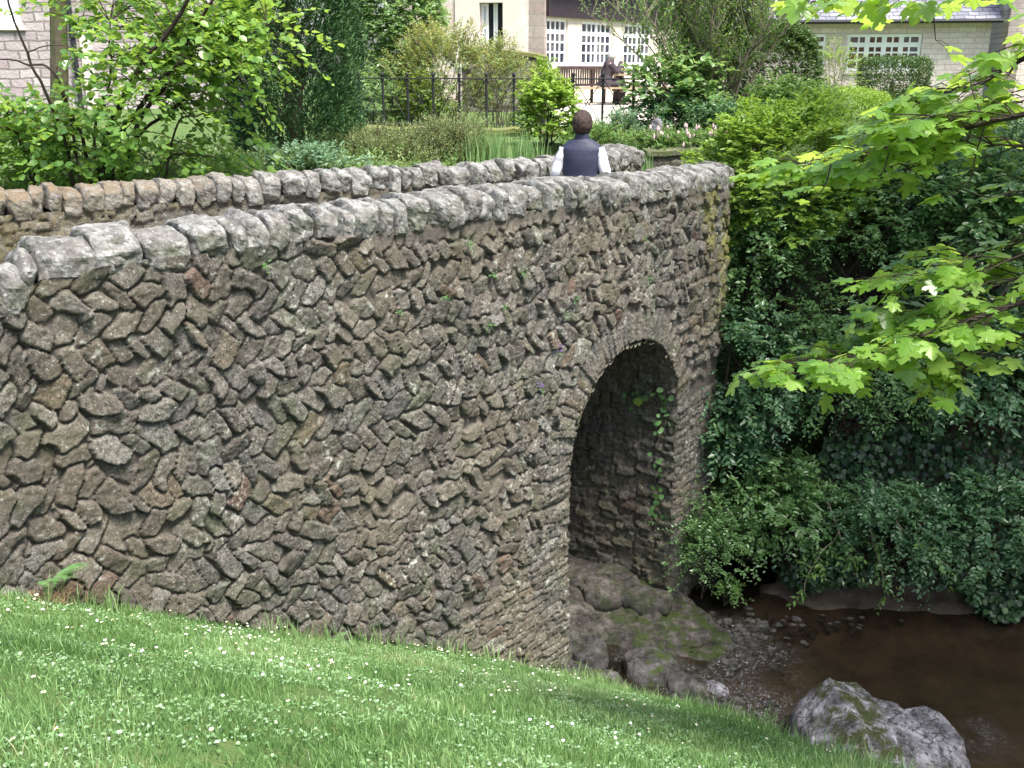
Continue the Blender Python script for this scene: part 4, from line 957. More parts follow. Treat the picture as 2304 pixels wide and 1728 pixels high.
def blades(X, Y, Z, h, w, rs, lean=.5, rnd=None):
    n = len(X); a = rs.uniform(0, 2 * pi, n); ax = np.stack([np.cos(a), np.sin(a), 0 * a], 1); b = rs.uniform(0, 2 * pi, n)
    ln = np.stack([np.cos(b), np.sin(b), 0 * b], 1) * (rs.uniform(.05, lean, n) * h)[:, None]
    P = np.stack([X, Y, Z - .005], 1); up = np.array([0, 0, 1.]); hw = (w / 2)[:, None] * ax; H = h[:, None] * up
    V = np.stack([P - hw, P + hw, P + .55 * H + ln * .35 + hw * .8, P + .55 * H + ln * .35 - hw * .8, P + H * .97 + ln], 1).reshape(-1, 3)
    k = np.arange(n)[:, None] * 5
    return V, [k + np.array([[0, 1, 2, 3]]), k + np.array([[3, 2, 4]])], rnd
def lawn():
    rs = np.random.RandomState(5)
    X, Y, Z, D = lawn_points(330000, rs)
    dens = fbm2(X * 3.2, Y * 3.2, 3, 2) + .35 * fbm2(X * 11, Y * 11, 2, 3)
    k = dens > -.34 + rs.uniform(-.15, .15, len(X)); X, Y, Z, D, dens = X[k], Y[k], Z[k], D[k], dens[k]
    ed = brink_x(Y) - X
    tall = np.exp(-np.maximum(ed, 0) / .3) * .9 + np.exp(D / .10) * .5
    h = rs.uniform(.02, .07, len(X)) * (1 + .8 * dens) * (1 + 1.6 * tall * rs.uniform(.2, 1.3, len(X))); w = rs.uniform(.003, .0058, len(X)) * (1 + .4 * tall)
    rn = np.clip(.42 + .55 * fbm2(X * 1.3, Y * 1.3, 3, 14) + rs.normal(0, .2, len(X)), 0, 1)
    V, F, _ = blades(X, Y, Z, h, w, rs, .8)
    n = len(X); o = mesh_obj('grass', V, F, M['grass'], None, {'rnd': np.r_[rn, rn]}); tag(o, 'short bright green lawn grass on the sloping bank in front of the bridge', 'grass', kind='stuff')
    # taller fringe on the brink and at the wall's foot
    yy = rs.uniform(3.5, 9.2, 2600); xx = brink_x(yy) + rs.normal(.08, .14, 2600); sW = rs.uniform(-1.2, 4.6, 700); p = NEAR.pos(sW); hd = NEAR.head(sW); of = rs.uniform(.1, .24, 700)
    xx = np.r_[xx, p[:, 0] + np.sin(hd) * of]; yy = np.r_[yy, p[:, 1] - np.cos(hd) * of]; zz = terrain_z_fast(xx, yy)
    q = fbm2(xx * 2.2, yy * 2.2, 2, 6) > -.12; xx, yy, zz = xx[q], yy[q], zz[q]; h = rs.uniform(.07, .22, len(xx)) * (1 + .3 * rs.rand(len(xx)))
    V, F, _ = blades(xx, yy, zz, h, rs.uniform(.006, .011, len(xx)), rs, .55); rr_ = rs.uniform(.35, .95, len(xx))
    o = mesh_obj('tall_grass', V, F, M['grass'], None, {'rnd': np.r_[rr_, rr_]}); tag(o, 'taller grass blades along the brink of the bank and the foot of the wall', 'grass', kind='stuff')
    X, Y, Z, D = lawn_points(120000, rs); m = .6 * fbm2(X * 1.6, Y * 1.6, 3, 21) + .6 * fbm2(X * 6, Y * 6, 2, 22) > .02 + rs.uniform(-.12, .12, len(X)); X, Y, Z = X[m], Y[m], Z[m]; n = len(X)
    d = rs.normal(0, 1, (n, 3)); d[:, 2] *= .15; N = rs.normal(0, .35, (n, 3)) + [0, 0, 1]
    V, F, R = leaves_arrays(np.stack([X, Y, Z + rs.uniform(.008, .035, n)], 1), d, N, rs.uniform(.007, .018, n), leaf_tmpl('round'), 1, None, rs)
    o = mesh_obj('clover', V, F, M['clover'], None, {'rnd': R}); tag(o, 'low clover and daisy leaves mixed through the lawn', 'ground cover', kind='stuff')
lawn()
def daisies():
    rs = np.random.RandomState(15); mb = MB(); mb.tube([(0, 0, 0), (.004, 0, .03), (0, 0, .055)], [.0014, .0012, .0012], 4)
    n0 = sum(len(f) for fl in mb.F.values() for f in fl); V = []; F = []
    for i in range(14):
        a = i * 2 * pi / 14; c, s = cos(a), sin(a); r0, r1, w = .003, .0125, .0022; k = len(V)
        for (r, q, z) in ((r0, -w * .6, .056), (r1 * .75, -w, .0575), (r1, 0, .058 + .001 * (i % 3)), (r1 * .75, w, .0575), (r0, w * .6, .056)): V.append((c * r - s * q, s * r + c * q, z))
        F.append([k, k + 1, k + 2, k + 3]); F.append([k, k + 3, k + 4, k + 4][:3] + [k])
    F4 = [f for f in F if len(set(f)) == 4]; F3 = [[f[0], f[1], f[2]] for f in F if len(set(f)) < 4]
    mb.add(V, [np.array(F4), np.array(F3)])
    nst = n0; mb.tube([(0, 0, .055), (0, 0, .0595), (0, 0, .061)], [.0042, .0036, .0012], 8)
    Vv = np.vstack(mb.V); Fs = [np.vstack(f) for f in mb.F.values()]
    cen = np.concatenate([Vv[f].mean(1) for f in Fs]); rad = np.hypot(cen[:, 0], cen[:, 1])
    mi = np.where(cen[:, 2] < .0552, 0, np.where(rad < .0045, 2, 1))
    proto = mesh_obj('daisy', Vv, Fs, [M['lf_mid'], M['petal_white'], M['daisy_eye']], None, midx=mi)
    X, Y, Z, D = lawn_points(30000, rs, 20, 9.0); wgt = np.exp(4.5 * fbm2(X * 1.5, Y * 1.5, 3, 31)) * (.25 + np.exp(D / 1.0) * 1.3 + .25 * (Y > 5)); wgt /= wgt.sum()
    idx = rs.choice(len(X), 285, False, wgt)
    for q, i in enumerate(idx):
        o = proto if q == 0 else proto.copy()
        if q: COL.objects.link(o)
        o.location = (X[i], Y[i], Z[i]); s = rs.uniform(.5, .85); o.scale = (s, s, rs.uniform(.7, 1.5)); o.rotation_euler = (rs.normal(0, .22), rs.normal(0, .22), rs.uniform(0, 6.28))
        tag(o, 'small white lawn daisy open in the short grass of the bank', 'daisy', 'white daisies scattered over the lawn')
daisies()

# ------------------------------------------------------------------ buildings behind the garden
def ashlar(name, d, bw, bh, cols, mortar, rough_b=.3, off=.5, msize=.012):
    t = NT(name); geo = t.n('ShaderNodeNewGeometry'); dp = t.n('ShaderNodeVectorMath', operation='DOT_PRODUCT'); t.l(geo.outputs['Position'], dp.inputs[0]); dp.inputs[1].default_value = (d[0], d[1], 0)
    sp = t.n('ShaderNodeSeparateXYZ'); t.l(geo.outputs['Position'], sp.inputs[0]); cb = t.n('ShaderNodeCombineXYZ'); t.l(dp.outputs['Value'], cb.inputs[0]); t.l(sp.outputs['Z'], cb.inputs[1])
    nz = t.n('ShaderNodeTexNoise'); nz.inputs['Scale'].default_value = 1.5; t.l(cb.outputs[0], nz.inputs['Vector']); ad = t.n('ShaderNodeVectorMath', operation='MULTIPLY_ADD'); t.l(nz.outputs['Color'], ad.inputs[0]); ad.inputs[1].default_value = (.06, .06, 0) if msize < .015 else (.30, .16, 0); t.l(cb.outputs[0], ad.inputs[2])
    br = t.n('ShaderNodeTexBrick'); t.l(ad.outputs[0], br.inputs['Vector']); br.offset = off
    for k, v in (('Scale', 1.0), ('Brick Width', bw), ('Row Height', bh), ('Mortar Size', msize), ('Mortar Smooth', .3), ('Bias', 0.0)): br.inputs[k].default_value = v
    br.inputs['Color1'].default_value = (0, 0, 0, 1); br.inputs['Color2'].default_value = (1, 1, 1, 1); br.inputs['Mortar'].default_value = (.5, .5, .5, 1)
    c = t.ramp(br.outputs['Color'], [(i / (len(cols) - 1), q) for i, q in enumerate(cols)])
    c = t.mix(.4, c, t.ramp(t.noise(9, 5, .65), [(.3, .55), (.7, 1.25)]), 'MULTIPLY'); c = t.mix(br.outputs['Fac'], c, mortar)
    return t.done(t.pbr(c, .9, .15, t.bump(t.math('SUBTRACT', t.noise(20, 4), br.outputs['Fac']), rough_b, .02)))
def masonry_wall(mb, a, d, n, L, z0, z1, th, holes=()):
    """wall of length L from point a along d; n = outward normal; holes: (u0, u1, z0, z1)"""
    us = sorted({0, L, *[h[0] for h in holes], *[h[1] for h in holes]}); zs = sorted({z0, z1, *[h[2] for h in holes], *[h[3] for h in holes]})
    ok = {(i, j): not any(h[0] < (us[i] + us[i + 1]) / 2 < h[1] and h[2] < (zs[j] + zs[j + 1]) / 2 < h[3] for h in holes) for i in range(len(us) - 1) for j in range(len(zs) - 1)}
    def P(u, z, q): return [a[0] + d[0] * u - n[0] * q, a[1] + d[1] * u - n[1] * q, z]
    for (i, j), o in ok.items():
        if not o: continue
        u0, u1, v0, v1 = us[i], us[i + 1], zs[j], zs[j + 1]
        mb.add([P(u0, v0, 0), P(u1, v0, 0), P(u1, v1, 0), P(u0, v1, 0)], np.array([[0, 1, 2, 3]])); mb.add([P(u0, v0, th), P(u1, v0, th), P(u1, v1, th), P(u0, v1, th)], np.array([[3, 2, 1, 0]]))
        for (di, dj, A, B) in ((-1, 0, (u0, v0), (u0, v1)), (1, 0, (u1, v1), (u1, v0)), (0, -1, (u1, v0), (u0, v0)), (0, 1, (u0, v1), (u1, v1))):
            if not ok.get((i + di, j + dj), False): mb.add([P(*A, 0), P(*B, 0), P(*B, th), P(*A, th)], np.array([[0, 1, 2, 3]]))
M['white_paint'] = simple('white_paint', (.82, .82, .80), .5, .3, 6, .05, .05)
M['black_iron'] = simple('black_iron', (.018, .018, .022), .55, .4, 10, .2, .1)
t = NT('window_glass'); co = t.coord(); M['glass'] = t.done(t.pbr(t.ramp(t.noise(2.3, 3, .6, co), [(.35, (.02, .025, .045)), (.5, (.06, .065, .09)), (.65, (.17, .15, .15))]), .12, .35))
t = NT('window_glass_warm'); co = t.coord(); M['glass_warm'] = t.done(t.pbr(t.ramp(t.noise(1.6, 3, .6, co), [(.35, (.045, .025, .02)), (.5, (.13, .06, .04)), (.68, (.12, .12, .16))]), .12, .35))
M['net'] = simple('net_curtain', (.55, .56, .62), .9, .1, 40, .3, .3)
M['slate'] = ashlar('roof_slate', (1, 0), .3, .11, [(.17, .17, .20), (.24, .24, .28), (.30, .29, .33)], (.08, .08, .09), .5)
M['sandstone'] = simple('dressed_sandstone', (.64, .58, .50), .85, .2, 5, .12, .3); M['fascia'] = simple('fascia_dark', (.035, .025, .03), .5)
def window(parent, a, d, n, u0, u1, z0, z1, cols, rows, fr=.06, bar=.03, inset=.10, glass='glass', groups=None, frame='white_paint', bars=True, sill=True):
    def bx(mb, ua, ub, za, zb, q0, q1):
        V = [[a[0] + d[0] * u - n[0] * q, a[1] + d[1] * u - n[1] * q, z] for z in (za, zb) for q in (q0, q1) for u in (ua, ub)]
        mb.add(V, np.array([[0, 1, 3, 2], [4, 6, 7, 5], [0, 4, 5, 1], [2, 3, 7, 6], [0, 2, 6, 4], [1, 5, 7, 3]]))
    w = MB(); q0, q1 = inset, inset + .05
    bx(w, u0, u0 + fr, z0, z1, q0, q1); bx(w, u1 - fr, u1, z0, z1, q0, q1); bx(w, u0 + fr, u1 - fr, z1 - fr, z1, q0, q1); bx(w, u0 + fr, u1 - fr, z0, z0 + fr, q0, q1)
    if bars:
        gset = groups or []
        for k in range(1, cols):
            u = u0 + fr + (u1 - u0 - 2 * fr) * k / cols; b = fr * .8 if k in gset else bar / 2; bx(w, u - b, u + b, z0 + fr, z1 - fr, q0 + (.003 if k not in gset else -.004), q1 - .004)
        for k, v in enumerate(rows):
            z = z0 + fr + (z1 - z0 - 2 * fr) * v; b = fr * .75 if k == len(rows) - 1 and len(rows) > 1 else bar / 2; bx(w, u0 + fr, u1 - fr, z - b, z + b, q0 + .007, q1 - .008)
    wo_ = w.build('window', M[frame], parent); g_ = MB(); bx(g_, u0 + fr * .5, u1 - fr * .5, z0 + fr * .5, z1 - fr * .5, q0 + .025, q0 + .032); g_.build('pane', M[glass], wo_)
    if sill:
        s = MB(); bx(s, u0 - .06, u1 + .06, z0 - .10, z0 - .003, -.06, .09); s.build('sill', M['sandstone'] if frame == 'white_paint' and sill != 'white' else M['white_paint'], wo_)
    return wo_
def wallsetup(p0, Y0, p1, Y1):
    A = at_y(p0, 150, Y0)[:2]; B = at_y(p1, 150, Y1)[:2]; L = float(np.linalg.norm(B - A)); d = (B - A) / L; n = np.array([d[1], -d[0]])
    def u_of(sx):      # where a sight line crosses the wall's plan line
        r = ray(sx, 100); k = r[0] / r[1]; return float((k * A[1] - A[0]) / (d[0] - k * d[1]))
    def z_of(sx, sy):
        u = u_of(sx); Y = A[1] + d[1] * u; return float(at_y(sx, sy, Y)[2])
    return A, d, n, L, u_of, z_of

# centre: tall pale stone house with a sash window, and the long windowed extension
cols_p = [(.60, .50, .44), (.70, .62, .55), (.64, .50, .45), (.74, .67, .60), (.54, .40, .36)]
A, d, n, L, u_, z_ = wallsetup(905, 26.9, 1224, 26.3)
H = thing('stone_house', 'tall pale stone house with a dark curtained sash window in a dressed surround', 'house', (A[0], A[1], 1.3))
M['ash1'] = ashlar('ashlar_blocks_pale', d, .62, .27, cols_p, (.50, .46, .40), .25)
hu0, hu1, hz0, hz1 = u_(1080), u_(1132), z_(1100, 118), z_(1100, 6)
mb = MB(); masonry_wall(mb, A, d, n, L, .9, 7.0, .4, [(hu0, hu1, hz0, hz1)])
B_ = A + d * L; dd = -n; masonry_wall(mb, B_, dd, d, 9.0, .9, 7.0, .4); A2 = A + dd * 9.0; masonry_wall(mb, A2, -dd, -d, 9.0, .9, 7.0, .4)
mb.build('wall', M['ash1'], H)
def sur(mb, A, d, n, ua, ub, za, zb, p0=-.05, p1=.0):
    V = [[A[0] + d[0] * u - n[0] * q, A[1] + d[1] * u - n[1] * q, z] for z in (za, zb) for q in (p0, p1) for u in (ua, ub)]
    mb.add(V, np.array([[0, 1, 3, 2], [4, 6, 7, 5], [0, 4, 5, 1], [2, 3, 7, 6], [0, 2, 6, 4], [1, 5, 7, 3]]))
mb = MB(); sur(mb, A, d, n, hu0 - .62, hu0 - .001, hz0 - .35, hz1 + .4); sur(mb, A, d, n, hu1 + .001, hu1 + .55, hz0 - .35, hz1 + .4); sur(mb, A, d, n, hu0, hu1, hz1 + .001, hz1 + .4); sur(mb, A, d, n, hu0, hu1, hz0 - .35, hz0 - .001, -.10)
mb.build('window_surround', M['sandstone'], H)
um = (hu0 + hu1) / 2
w1 = window(H, A, d, n, hu0 + .01, um - .10, hz0 + .01, hz1 - .01, 1, [.5], .06, .06, .14, 'net', sill=False); window(H, A, d, n, um + .03, hu1 - .16, hz0 + .01, hz1 - .01, 1, [.5], .06, .06, .14, 'net', sill=False)
mb = MB(); sur(mb, A, d, n, hu0 + .001, hu1 - .001, hz0 + .001, hz1 - .001, .24, .26); mb.build('curtain', M['black_iron'], H)
mb = MB(); c4 = [A + n * .3 - d * .3, B_ + n * .3 + d * .3, B_ + dd * 9.3 + d * .3, A + dd * 9.3 - d * .3]; mid = [(c4[0] + c4[3]) / 2, (c4[1] + c4[2]) / 2]
mb.add([[*c4[0], 7.0], [*c4[1], 7.0], [*c4[2], 7.0], [*c4[3], 7.0], [*mid[0], 10.5], [*mid[1], 10.5]], [np.array([[0, 1, 5, 4], [2, 3, 4, 5]]), np.array([[1, 2, 5], [3, 0, 4]])]); mb.build('roof', M['slate'], H)

A, d, n, L, u_, z_ = wallsetup(1226, 26.6, 1560, 33.0)
X_ = thing('garden_extension', 'low cream stone extension with white small paned windows under a black fascia', 'building', (A[0], A[1], 1.3))
M['ash2'] = ashlar('ashlar_blocks_cream', d, .55, .24, [(.66, .58, .46), (.74, .67, .54), (.64, .55, .45), (.78, .71, .60)], (.58, .53, .45), .15)
zt = z_(1250, 41); zb = z_(1250, 147)
ww = [(u_(1226) + .03, u_(1277), zb, zt, 4, [.25, .5, .75], []), (u_(1309), u_(1378), zb, zt - .02, 6, [.25, .5, .75], [3]), (u_(1404), u_(1466), zb, zt - .02, 6, [.25, .5, .75], [3])]
mb = MB(); masonry_wall(mb, A, d, n, L, .9, zt + .9, .35, [(w[0], w[1], w[2], w[3]) for w in ww]); mb.build('wall', M['ash2'], X_)
for w in ww: window(X_, A, d, n, w[0] + .005, w[1] - .005, w[2] + .005, w[3] - .005, w[4], w[5], .07, .05, .05, 'glass', w[6], sill='white')
mb = MB(); sur(mb, A, d, n, 0.02, L, zt + .03, zt + .78, -.10, -.003); mb.build('fascia', M['fascia'], X_)
mb = MB(); sur(mb, A, d, n, 0.02, L, zt + .79, zt + .88, -.36, -.20); mb.build('gutter', M['black_iron'], X_)
mb = MB(); P4 = [A + n * .3 + d * .02, A + n * .3 + d * L, A - n * 4 + d * L, A - n * 4 + d * .02]; mb.add([[*P4[0], zt + .9], [*P4[1], zt + .9], [*P4[2], zt + 3.4], [*P4[3], zt + 3.4], [*P4[0], zt + .84], [*P4[1], zt + .84], [*P4[2], zt + 3.3], [*P4[3], zt + 3.3]], np.array([[0, 1, 2, 3], [7, 6, 5, 4], [0, 4, 5, 1], [1, 5, 6, 2], [0, 3, 7, 4]])); mb.build('roof', M['slate'], X_)

# right: long low house with a grey slate roof
A, d, n, L, u_, z_ = wallsetup(1600, 33.2, 2219, 31.6)
R_ = thing('slate_roofed_house', 'long low pinkish stone house with a grey slate roof and a wide white casement window', 'house', (A[0], A[1], 1.0))
M['ash3'] = ashlar('ashlar_blocks_pink', d, .50, .155, [(.62, .51, .46), (.72, .62, .56), (.66, .53, .49), (.76, .67, .61)], (.48, .41, .37), .5)
ze = z_(2000, 47)
ww = [(u_(1906), u_(2074), z_(1950, 160), z_(1950, 76), 8, [.25, .5, .75], [2, 4, 6]), (u_(1812), u_(1860), z_(1835, 150), z_(1835, 76), 2, [.25, .5, .75], [])]
mb = MB(); masonry_wall(mb, A, d, n, L, .7, ze + .05, .4, [(w[0], w[1], w[2], w[3]) for w in ww]); mb.build('wall', M['ash3'], R_)
for w in ww: window(R_, A, d, n, w[0] + .005, w[1] - .005, w[2] + .005, w[3] - .005, w[4], w[5], .09, .05, .06, 'glass_warm', w[6])
mb = MB(); P4 = [A + n * .35 - d * .3, A + n * .35 + d * (L + .2), A - n * 4.5 + d * (L + .2), A - n * 4.5 - d * .3]; mb.add([[*P4[0], ze + .0], [*P4[1], ze], [*P4[2], ze + 3.6], [*P4[3], ze + 3.6], [*P4[0], ze - .07], [*P4[1], ze - .07], [*P4[2], ze + 3.5], [*P4[3], ze + 3.5]], np.array([[0, 1, 2, 3], [7, 6, 5, 4], [0, 4, 5, 1], [1, 5, 6, 2], [0, 3, 7, 4]])); mb.build('roof', M['slate'], R_)
mb = MB(); mb.tube([[*(A + n * .42 - d * .3), ze - .03], [*(A + n * .42 + d * (L + .2)), ze - .03]], .06, 8); mb.build('gutter', M['black_iron'], R_)
A3 = A + d * (L + .35) + n * .5; 
G3 = thing('gabled_wing', 'pale stone gable wing standing right of the slate roofed house', 'building', (A3[0], A3[1], 1.0)); mb = MB()
gu = [(.75, 1.9, z_(2219, 148), z_(2219, 88))]
masonry_wall(mb, A3, d, n, 5.0, .7, 6.5, .4, gu); masonry_wall(mb, A3 - n * 5, n, -d, 5.0, .7, 6.5, .4); mb.build('wall', M['ash3'], G3)
window(G3, A3, d, n, gu[0][0] + .005, gu[0][1] - .005, gu[0][2] + .005, gu[0][3] - .005, 4, [.25, .5, .75], .08, .05, .06, 'glass_warm', [2])

# left: old rubble-stone house behind the hazel
A, d, n, L, u_, z_ = wallsetup(-420, 21.6, 560, 23.6)
O_ = thing('old_stone_house', 'old grey rubble stone house half hidden behind the hazel tree', 'house', (A[0], A[1], .4))
M['ash4'] = ashlar('coursed_rubble', d, .42, .19, [(.33, .28, .28), (.42, .37, .36), (.37, .31, .31), (.52, .47, .46), (.35, .28, .29)], (.22, .19, .18), .8, msize=.02)
ww = [(u_(-60), u_(57), z_(20, 57), 6.2, 6, [.3, .6], [3]), (u_(40), u_(96), z_(70, 305), z_(70, 262), 4, [.5], [2]), (u_(484), u_(520), z_(500, 310), z_(500, 275), 2, [.5], [])]
mb = MB(); masonry_wall(mb, A, d, n, L, -.2, 6.6, .5, [(w[0], w[1], w[2], w[3]) for w in ww]); B_ = A + d * L; masonry_wall(mb, B_, -n, d, 7.0, -.2, 6.6, .5); mb.build('wall', M['ash4'], O_)
for k, w in enumerate(ww): window(O_, A, d, n, w[0] + .005, w[1] - .005, w[2] + .005, w[3] - .005, w[4], w[5], .07, .045, .10, 'net' if k == 0 else 'glass', w[6])
mb = MB(); sur(mb, A, d, n, u_(400), u_(500), z_(450, 72), z_(450, 55), -.07, -.002); mb.build('lintel', M['sandstone'], O_); mb = MB(); sur(mb, A, d, n, u_(180), u_(206), z_(190, 260), z_(190, 70), -.03, -.002); mb.build('quoin', M['sandstone'], O_)
p = A + d * u_(168) + n * .12; mb = MB(); mb.tube([[p[0], p[1], .3], [p[0], p[1], 6.4]], .055, 8)
for zz in (z_(168, 160), z_(168, 80)): mb.tube([[p[0], p[1], zz - .05], [p[0], p[1], zz + .05]], .085, 8)
mb.build('drainpipe', M['black_iron'], O_)
mb = MB(); P4 = [A + n * .4 - d * .3, A + n * .4 + d * (L + .3), A - n * 4 + d * (L + .3), A - n * 4 - d * .3]; mb.add([[*P4[0], 6.5], [*P4[1], 6.5], [*P4[2], 10], [*P4[3], 10]], np.array([[0, 1, 2, 3]])); mb.build('roof', M['slate'], O_)

# ------------------------------------------------------------------ garden walls and the iron railing
def straight(x0, y0, x1, y1):
    L = math.hypot(x1 - x0, y1 - y0); S = np.arange(0, L + .02, .02); return Curve(S, x0 + (x1 - x0) * S / L, y0 + (y1 - y0) * S / L), L
def garden_wall(name, label, p0, p1, z0, ztf, mat, seed, ch=.12, ln=.28, cell=.03, moss=None, th=.35, capm=None):
    cv, L = straight(p0[0], p0[1], p1[0], p1[1]); t = thing(name, label, 'wall', (p0[0], p0[1], z0))
    wall_strip('masonry', cv, 0, L, z0, ztf, 1, cell, courses(0, L, z0, z0 + 2.2, ch, ln, 0, (.01, .04), seed), mat, t, seed=seed, mossf=moss)
    k = int(L / .3) + 2; S = np.linspace(-.03, L + .03, k); P = cv.pos(np.clip(S, 0, L)); V = []
    dx, dy = (p1[0] - p0[0]) / L, (p1[1] - p0[1]) / L
    for i, s in enumerate(S):
        zt = float(ztf(s)) + .04 * vnoise(np.array([[s * 3, seed, 0.]]), 1)[0]
        for o_, zz in ((-.06, zt - .02), (-.06, zt + .05), (th * .5, zt + .08), (th, zt + .03), (th, z0)): V.append([P[i][0] - dy * o_, P[i][1] + dx * o_, zz])
    mesh_obj('coping', np.array(V), grid_faces(k, 5), capm or mat, t, {'srnd': np.full(len(V), .5), 'smask': np.ones(len(V)), 'moss': np.full(len(V), .9)})
    return t
M['garden_stone'] = stone_mat('garden_stone', bright=1.25, moss_c=(.17, .19, .03)); M['red_stone'] = stone_mat('red_stone', bright=1.15, moss_c=(.1, .12, .04))
a = at_y(820, 290, 17.9); b = at_y(1470, 300, 17.3); garden_wall('mossy_kerb', 'low mossy kerb wall under the black iron railing', a[:2], b[:2], .75, lambda s: 1.16 + 0 * np.asarray(s), M['garden_stone'], 301, .11, .3, moss=lambda U, W: smooth((W - .95) / .15) * .9)
a = at_y(1040, 200, 22.0); b = at_y(1232, 200, 22.0); garden_wall('terrace_wall', 'brown rubble terrace wall stepping down behind the iron railing', a[:2], b[:2], 1.0, lambda s: np.interp(s, [0, .9, 2.4, 4.5], [2.62, 2.50, 2.30, 2.24]), M['garden_stone'], 311, .13, .34)
a = at_y(1452, 365, 15.1); b = at_y(1700, 360, 15.4); garden_wall('retaining_wall', 'low reddish stone retaining wall beyond the end of the far parapet', a[:2], b[:2], -.2, lambda s: 1.0 + 0 * np.asarray(s), M['red_stone'], 321, .12, .3, moss=lambda U, W: .3 + 0 * U)

def railing():
    px = [812, 865, 920, 977, 1035, 1095, 1156, 1222, 1288, 1354, 1422]; Ys = np.linspace(18.6, 17.6, len(px)); B = np.array([at_y(x, 297, y) for x, y in zip(px, Ys)]); B[:, 2] = 1.15
    t = thing('iron_railing', 'black iron garden railing with crossed braces on the mossy kerb', 'railing', B[0])
    for b in B:
        mb = MB(); h = .93; mb.tube([b, b + [0, 0, h]], .024, 6); mb.tube([b + [0, 0, h], b + [0, 0, h + .03], b + [0, 0, h + .055], b + [0, 0, h + .075]], [.02, .035, .03, .006], 8); mb.tube([b, b + [0, 0, .02]], .04, 6); mb.build('post', M['black_iron'], t)
    for h in (.90, .14):
        mb = MB(); mb.tube(B + [0, -.02, h], .014 if h > .5 else .011, 6); mb.build('rail', M['black_iron'], t)
    for i in range(len(B) - 1):
        mb = MB()
        for (z0, z1, o) in ((.14, .90, 0), (.90, .14, .012)): mb.tube([B[i] + [0, o, z0], B[i + 1] + [0, o, z1]], .007, 5)
        c = (B[i] + B[i + 1]) / 2 + [0, .006, .52]; a = np.linspace(0, 2 * pi, 13); r = .05
        mb.tube(np.stack([c[0] + r * np.cos(a), c[1] + 0 * a, c[2] + r * np.sin(a)], 1), .007, 4, caps=False); mb.build('brace', M['black_iron'], t)
railing()

# ------------------------------------------------------------------ garden plants
def yew():
    rs = np.random.RandomState(61); b = at_y(668, 350, 14.6); b[2] = .8
    t = thing('conifer', 'tall dark green conifer with fine upswept foliage behind the far parapet', 'tree', b)
    n = 15000; h = rs.uniform(.0, 1, n) ** .9; zz = h * 5.2; R = .92 * np.interp(h, [0, .08, .3, .6, .85, 1], [.75, 1, 1.0, .88, .55, .1]) ; a = rs.uniform(0, 2 * pi, n)
    R = R * (1 + .22 * fbm(np.stack([np.cos(a) * 1.8, np.sin(a) * 1.8, zz * .9], -1), 3, 3) * 1.5 + .10 * fbm(np.stack([np.cos(a) * 7, np.sin(a) * 7, zz * 2.0], -1), 2, 5)) * rs.uniform(.72, 1.02, n)
    P = np.stack([b[0] + R * np.cos(a), b[1] + R * np.sin(a), b[2] + zz], 1); d = np.stack([np.cos(a) * .55, np.sin(a) * .55, np.full(n, .85)], 1) + rs.normal(0, .22, (n, 3))
    V, F, Rn = sprays(P, d, rs.uniform(.10, .26, n), 7, .075, leaf_tmpl('needle'), rs, -.05, spread=.45, upbias=.5, width=1.1, jitter=.3, rndf=lambda p: .35 * fbm(p * 1.8, 2, 6))
    mesh_obj('crown', V, F, M['lf_yew'], t, {'rnd': Rn}); mb = MB(); mb.tube([b, b + [0, 0, 2.5], b + [0, 0, 4.6]], [.14, .09, .02], 8)
    for i in range(40):
        z = rs.uniform(.2, 4); a_ = rs.uniform(0, 6.28); o = b + [0, 0, z]; mb.tube([o, o + [cos(a_) * .4, sin(a_) * .4, .35], o + [cos(a_) * .65, sin(a_) * .65, .9]], [.03, .02, .008], 5)
    mb.build('trunk', M['bark'], t)
yew()
def S(name, lab, cat, sx, sy, Y, r, n, k, L, leaf, tm, mat, seed, ground=1.0, **kw):
    return shrub(name, lab, cat, at_y(sx, sy, Y), r, n, k, L, leaf, tm, mat, seed, ground=ground, **kw)
S('round_bush', 'big round glossy green bush against the corner of the tall stone house', 'bush', 885, 40, 20.5, (.92, 1.1, 1.75), 4200, 11, .3, .085, 'ovate', M['lf_bright'], 501, shell=(.7, 1), twigs=6, lump=.15)
S('leafy_bush', 'leafy green bush behind the left end of the iron railing', 'bush', 850, 235, 19.6, (1.25, .8, .8), 1500, 10, .28, .07, 'ovate', M['lf_bright'], 502, shell=(.5, 1), twigs=6)
S('garden_bush', 'small mid green bush showing through the middle of the railing', 'bush', 955, 225, 19.2, (.55, .5, .55), 380, 9, .26, .06, 'ovate', M['lf_lime'], 503, shell=(.4, 1), twigs=4)
S('bronze_shrub', 'airy shrub with bronze and orange young leaf tips in front of the tall house', 'shrub', 1000, 185, 19.3, (1.22, .7, 1.08), 1100, 9, .36, .06, 'ovate', M['lf_orange'], 504, shell=(.45, 1.05), twigs=2, stems=34, stem_mat='bark_pale', up=.9, upbias=.6, stem_r=.012, rndf=lambda p: .35 * (p[..., 2] - 2.5))
S('bronze_shrub', 'smaller shrub with orange tinged leaves next to the light green bush', 'shrub', 1130, 190, 19.0, (.62, .5, .85), 480, 9, .3, .052, 'ovate', M['lf_orange'], 505, shell=(.45, 1.05), twigs=2, stems=20, stem_mat='bark_pale', up=.9, upbias=.6, stem_r=.01, rndf=lambda p: .35 * (p[..., 2] - 2.4))
S('light_green_shrub', 'light green yellow tipped shrub standing beyond the man in the vest', 'shrub', 1238, 262, 15.6, (.55, .45, .62), 520, 9, .26, .062, 'round', M['lf_lime'], 506, shell=(.4, 1), twigs=3, stems=12, rndf=lambda p: .6 * (p[..., 2] - 1.7))
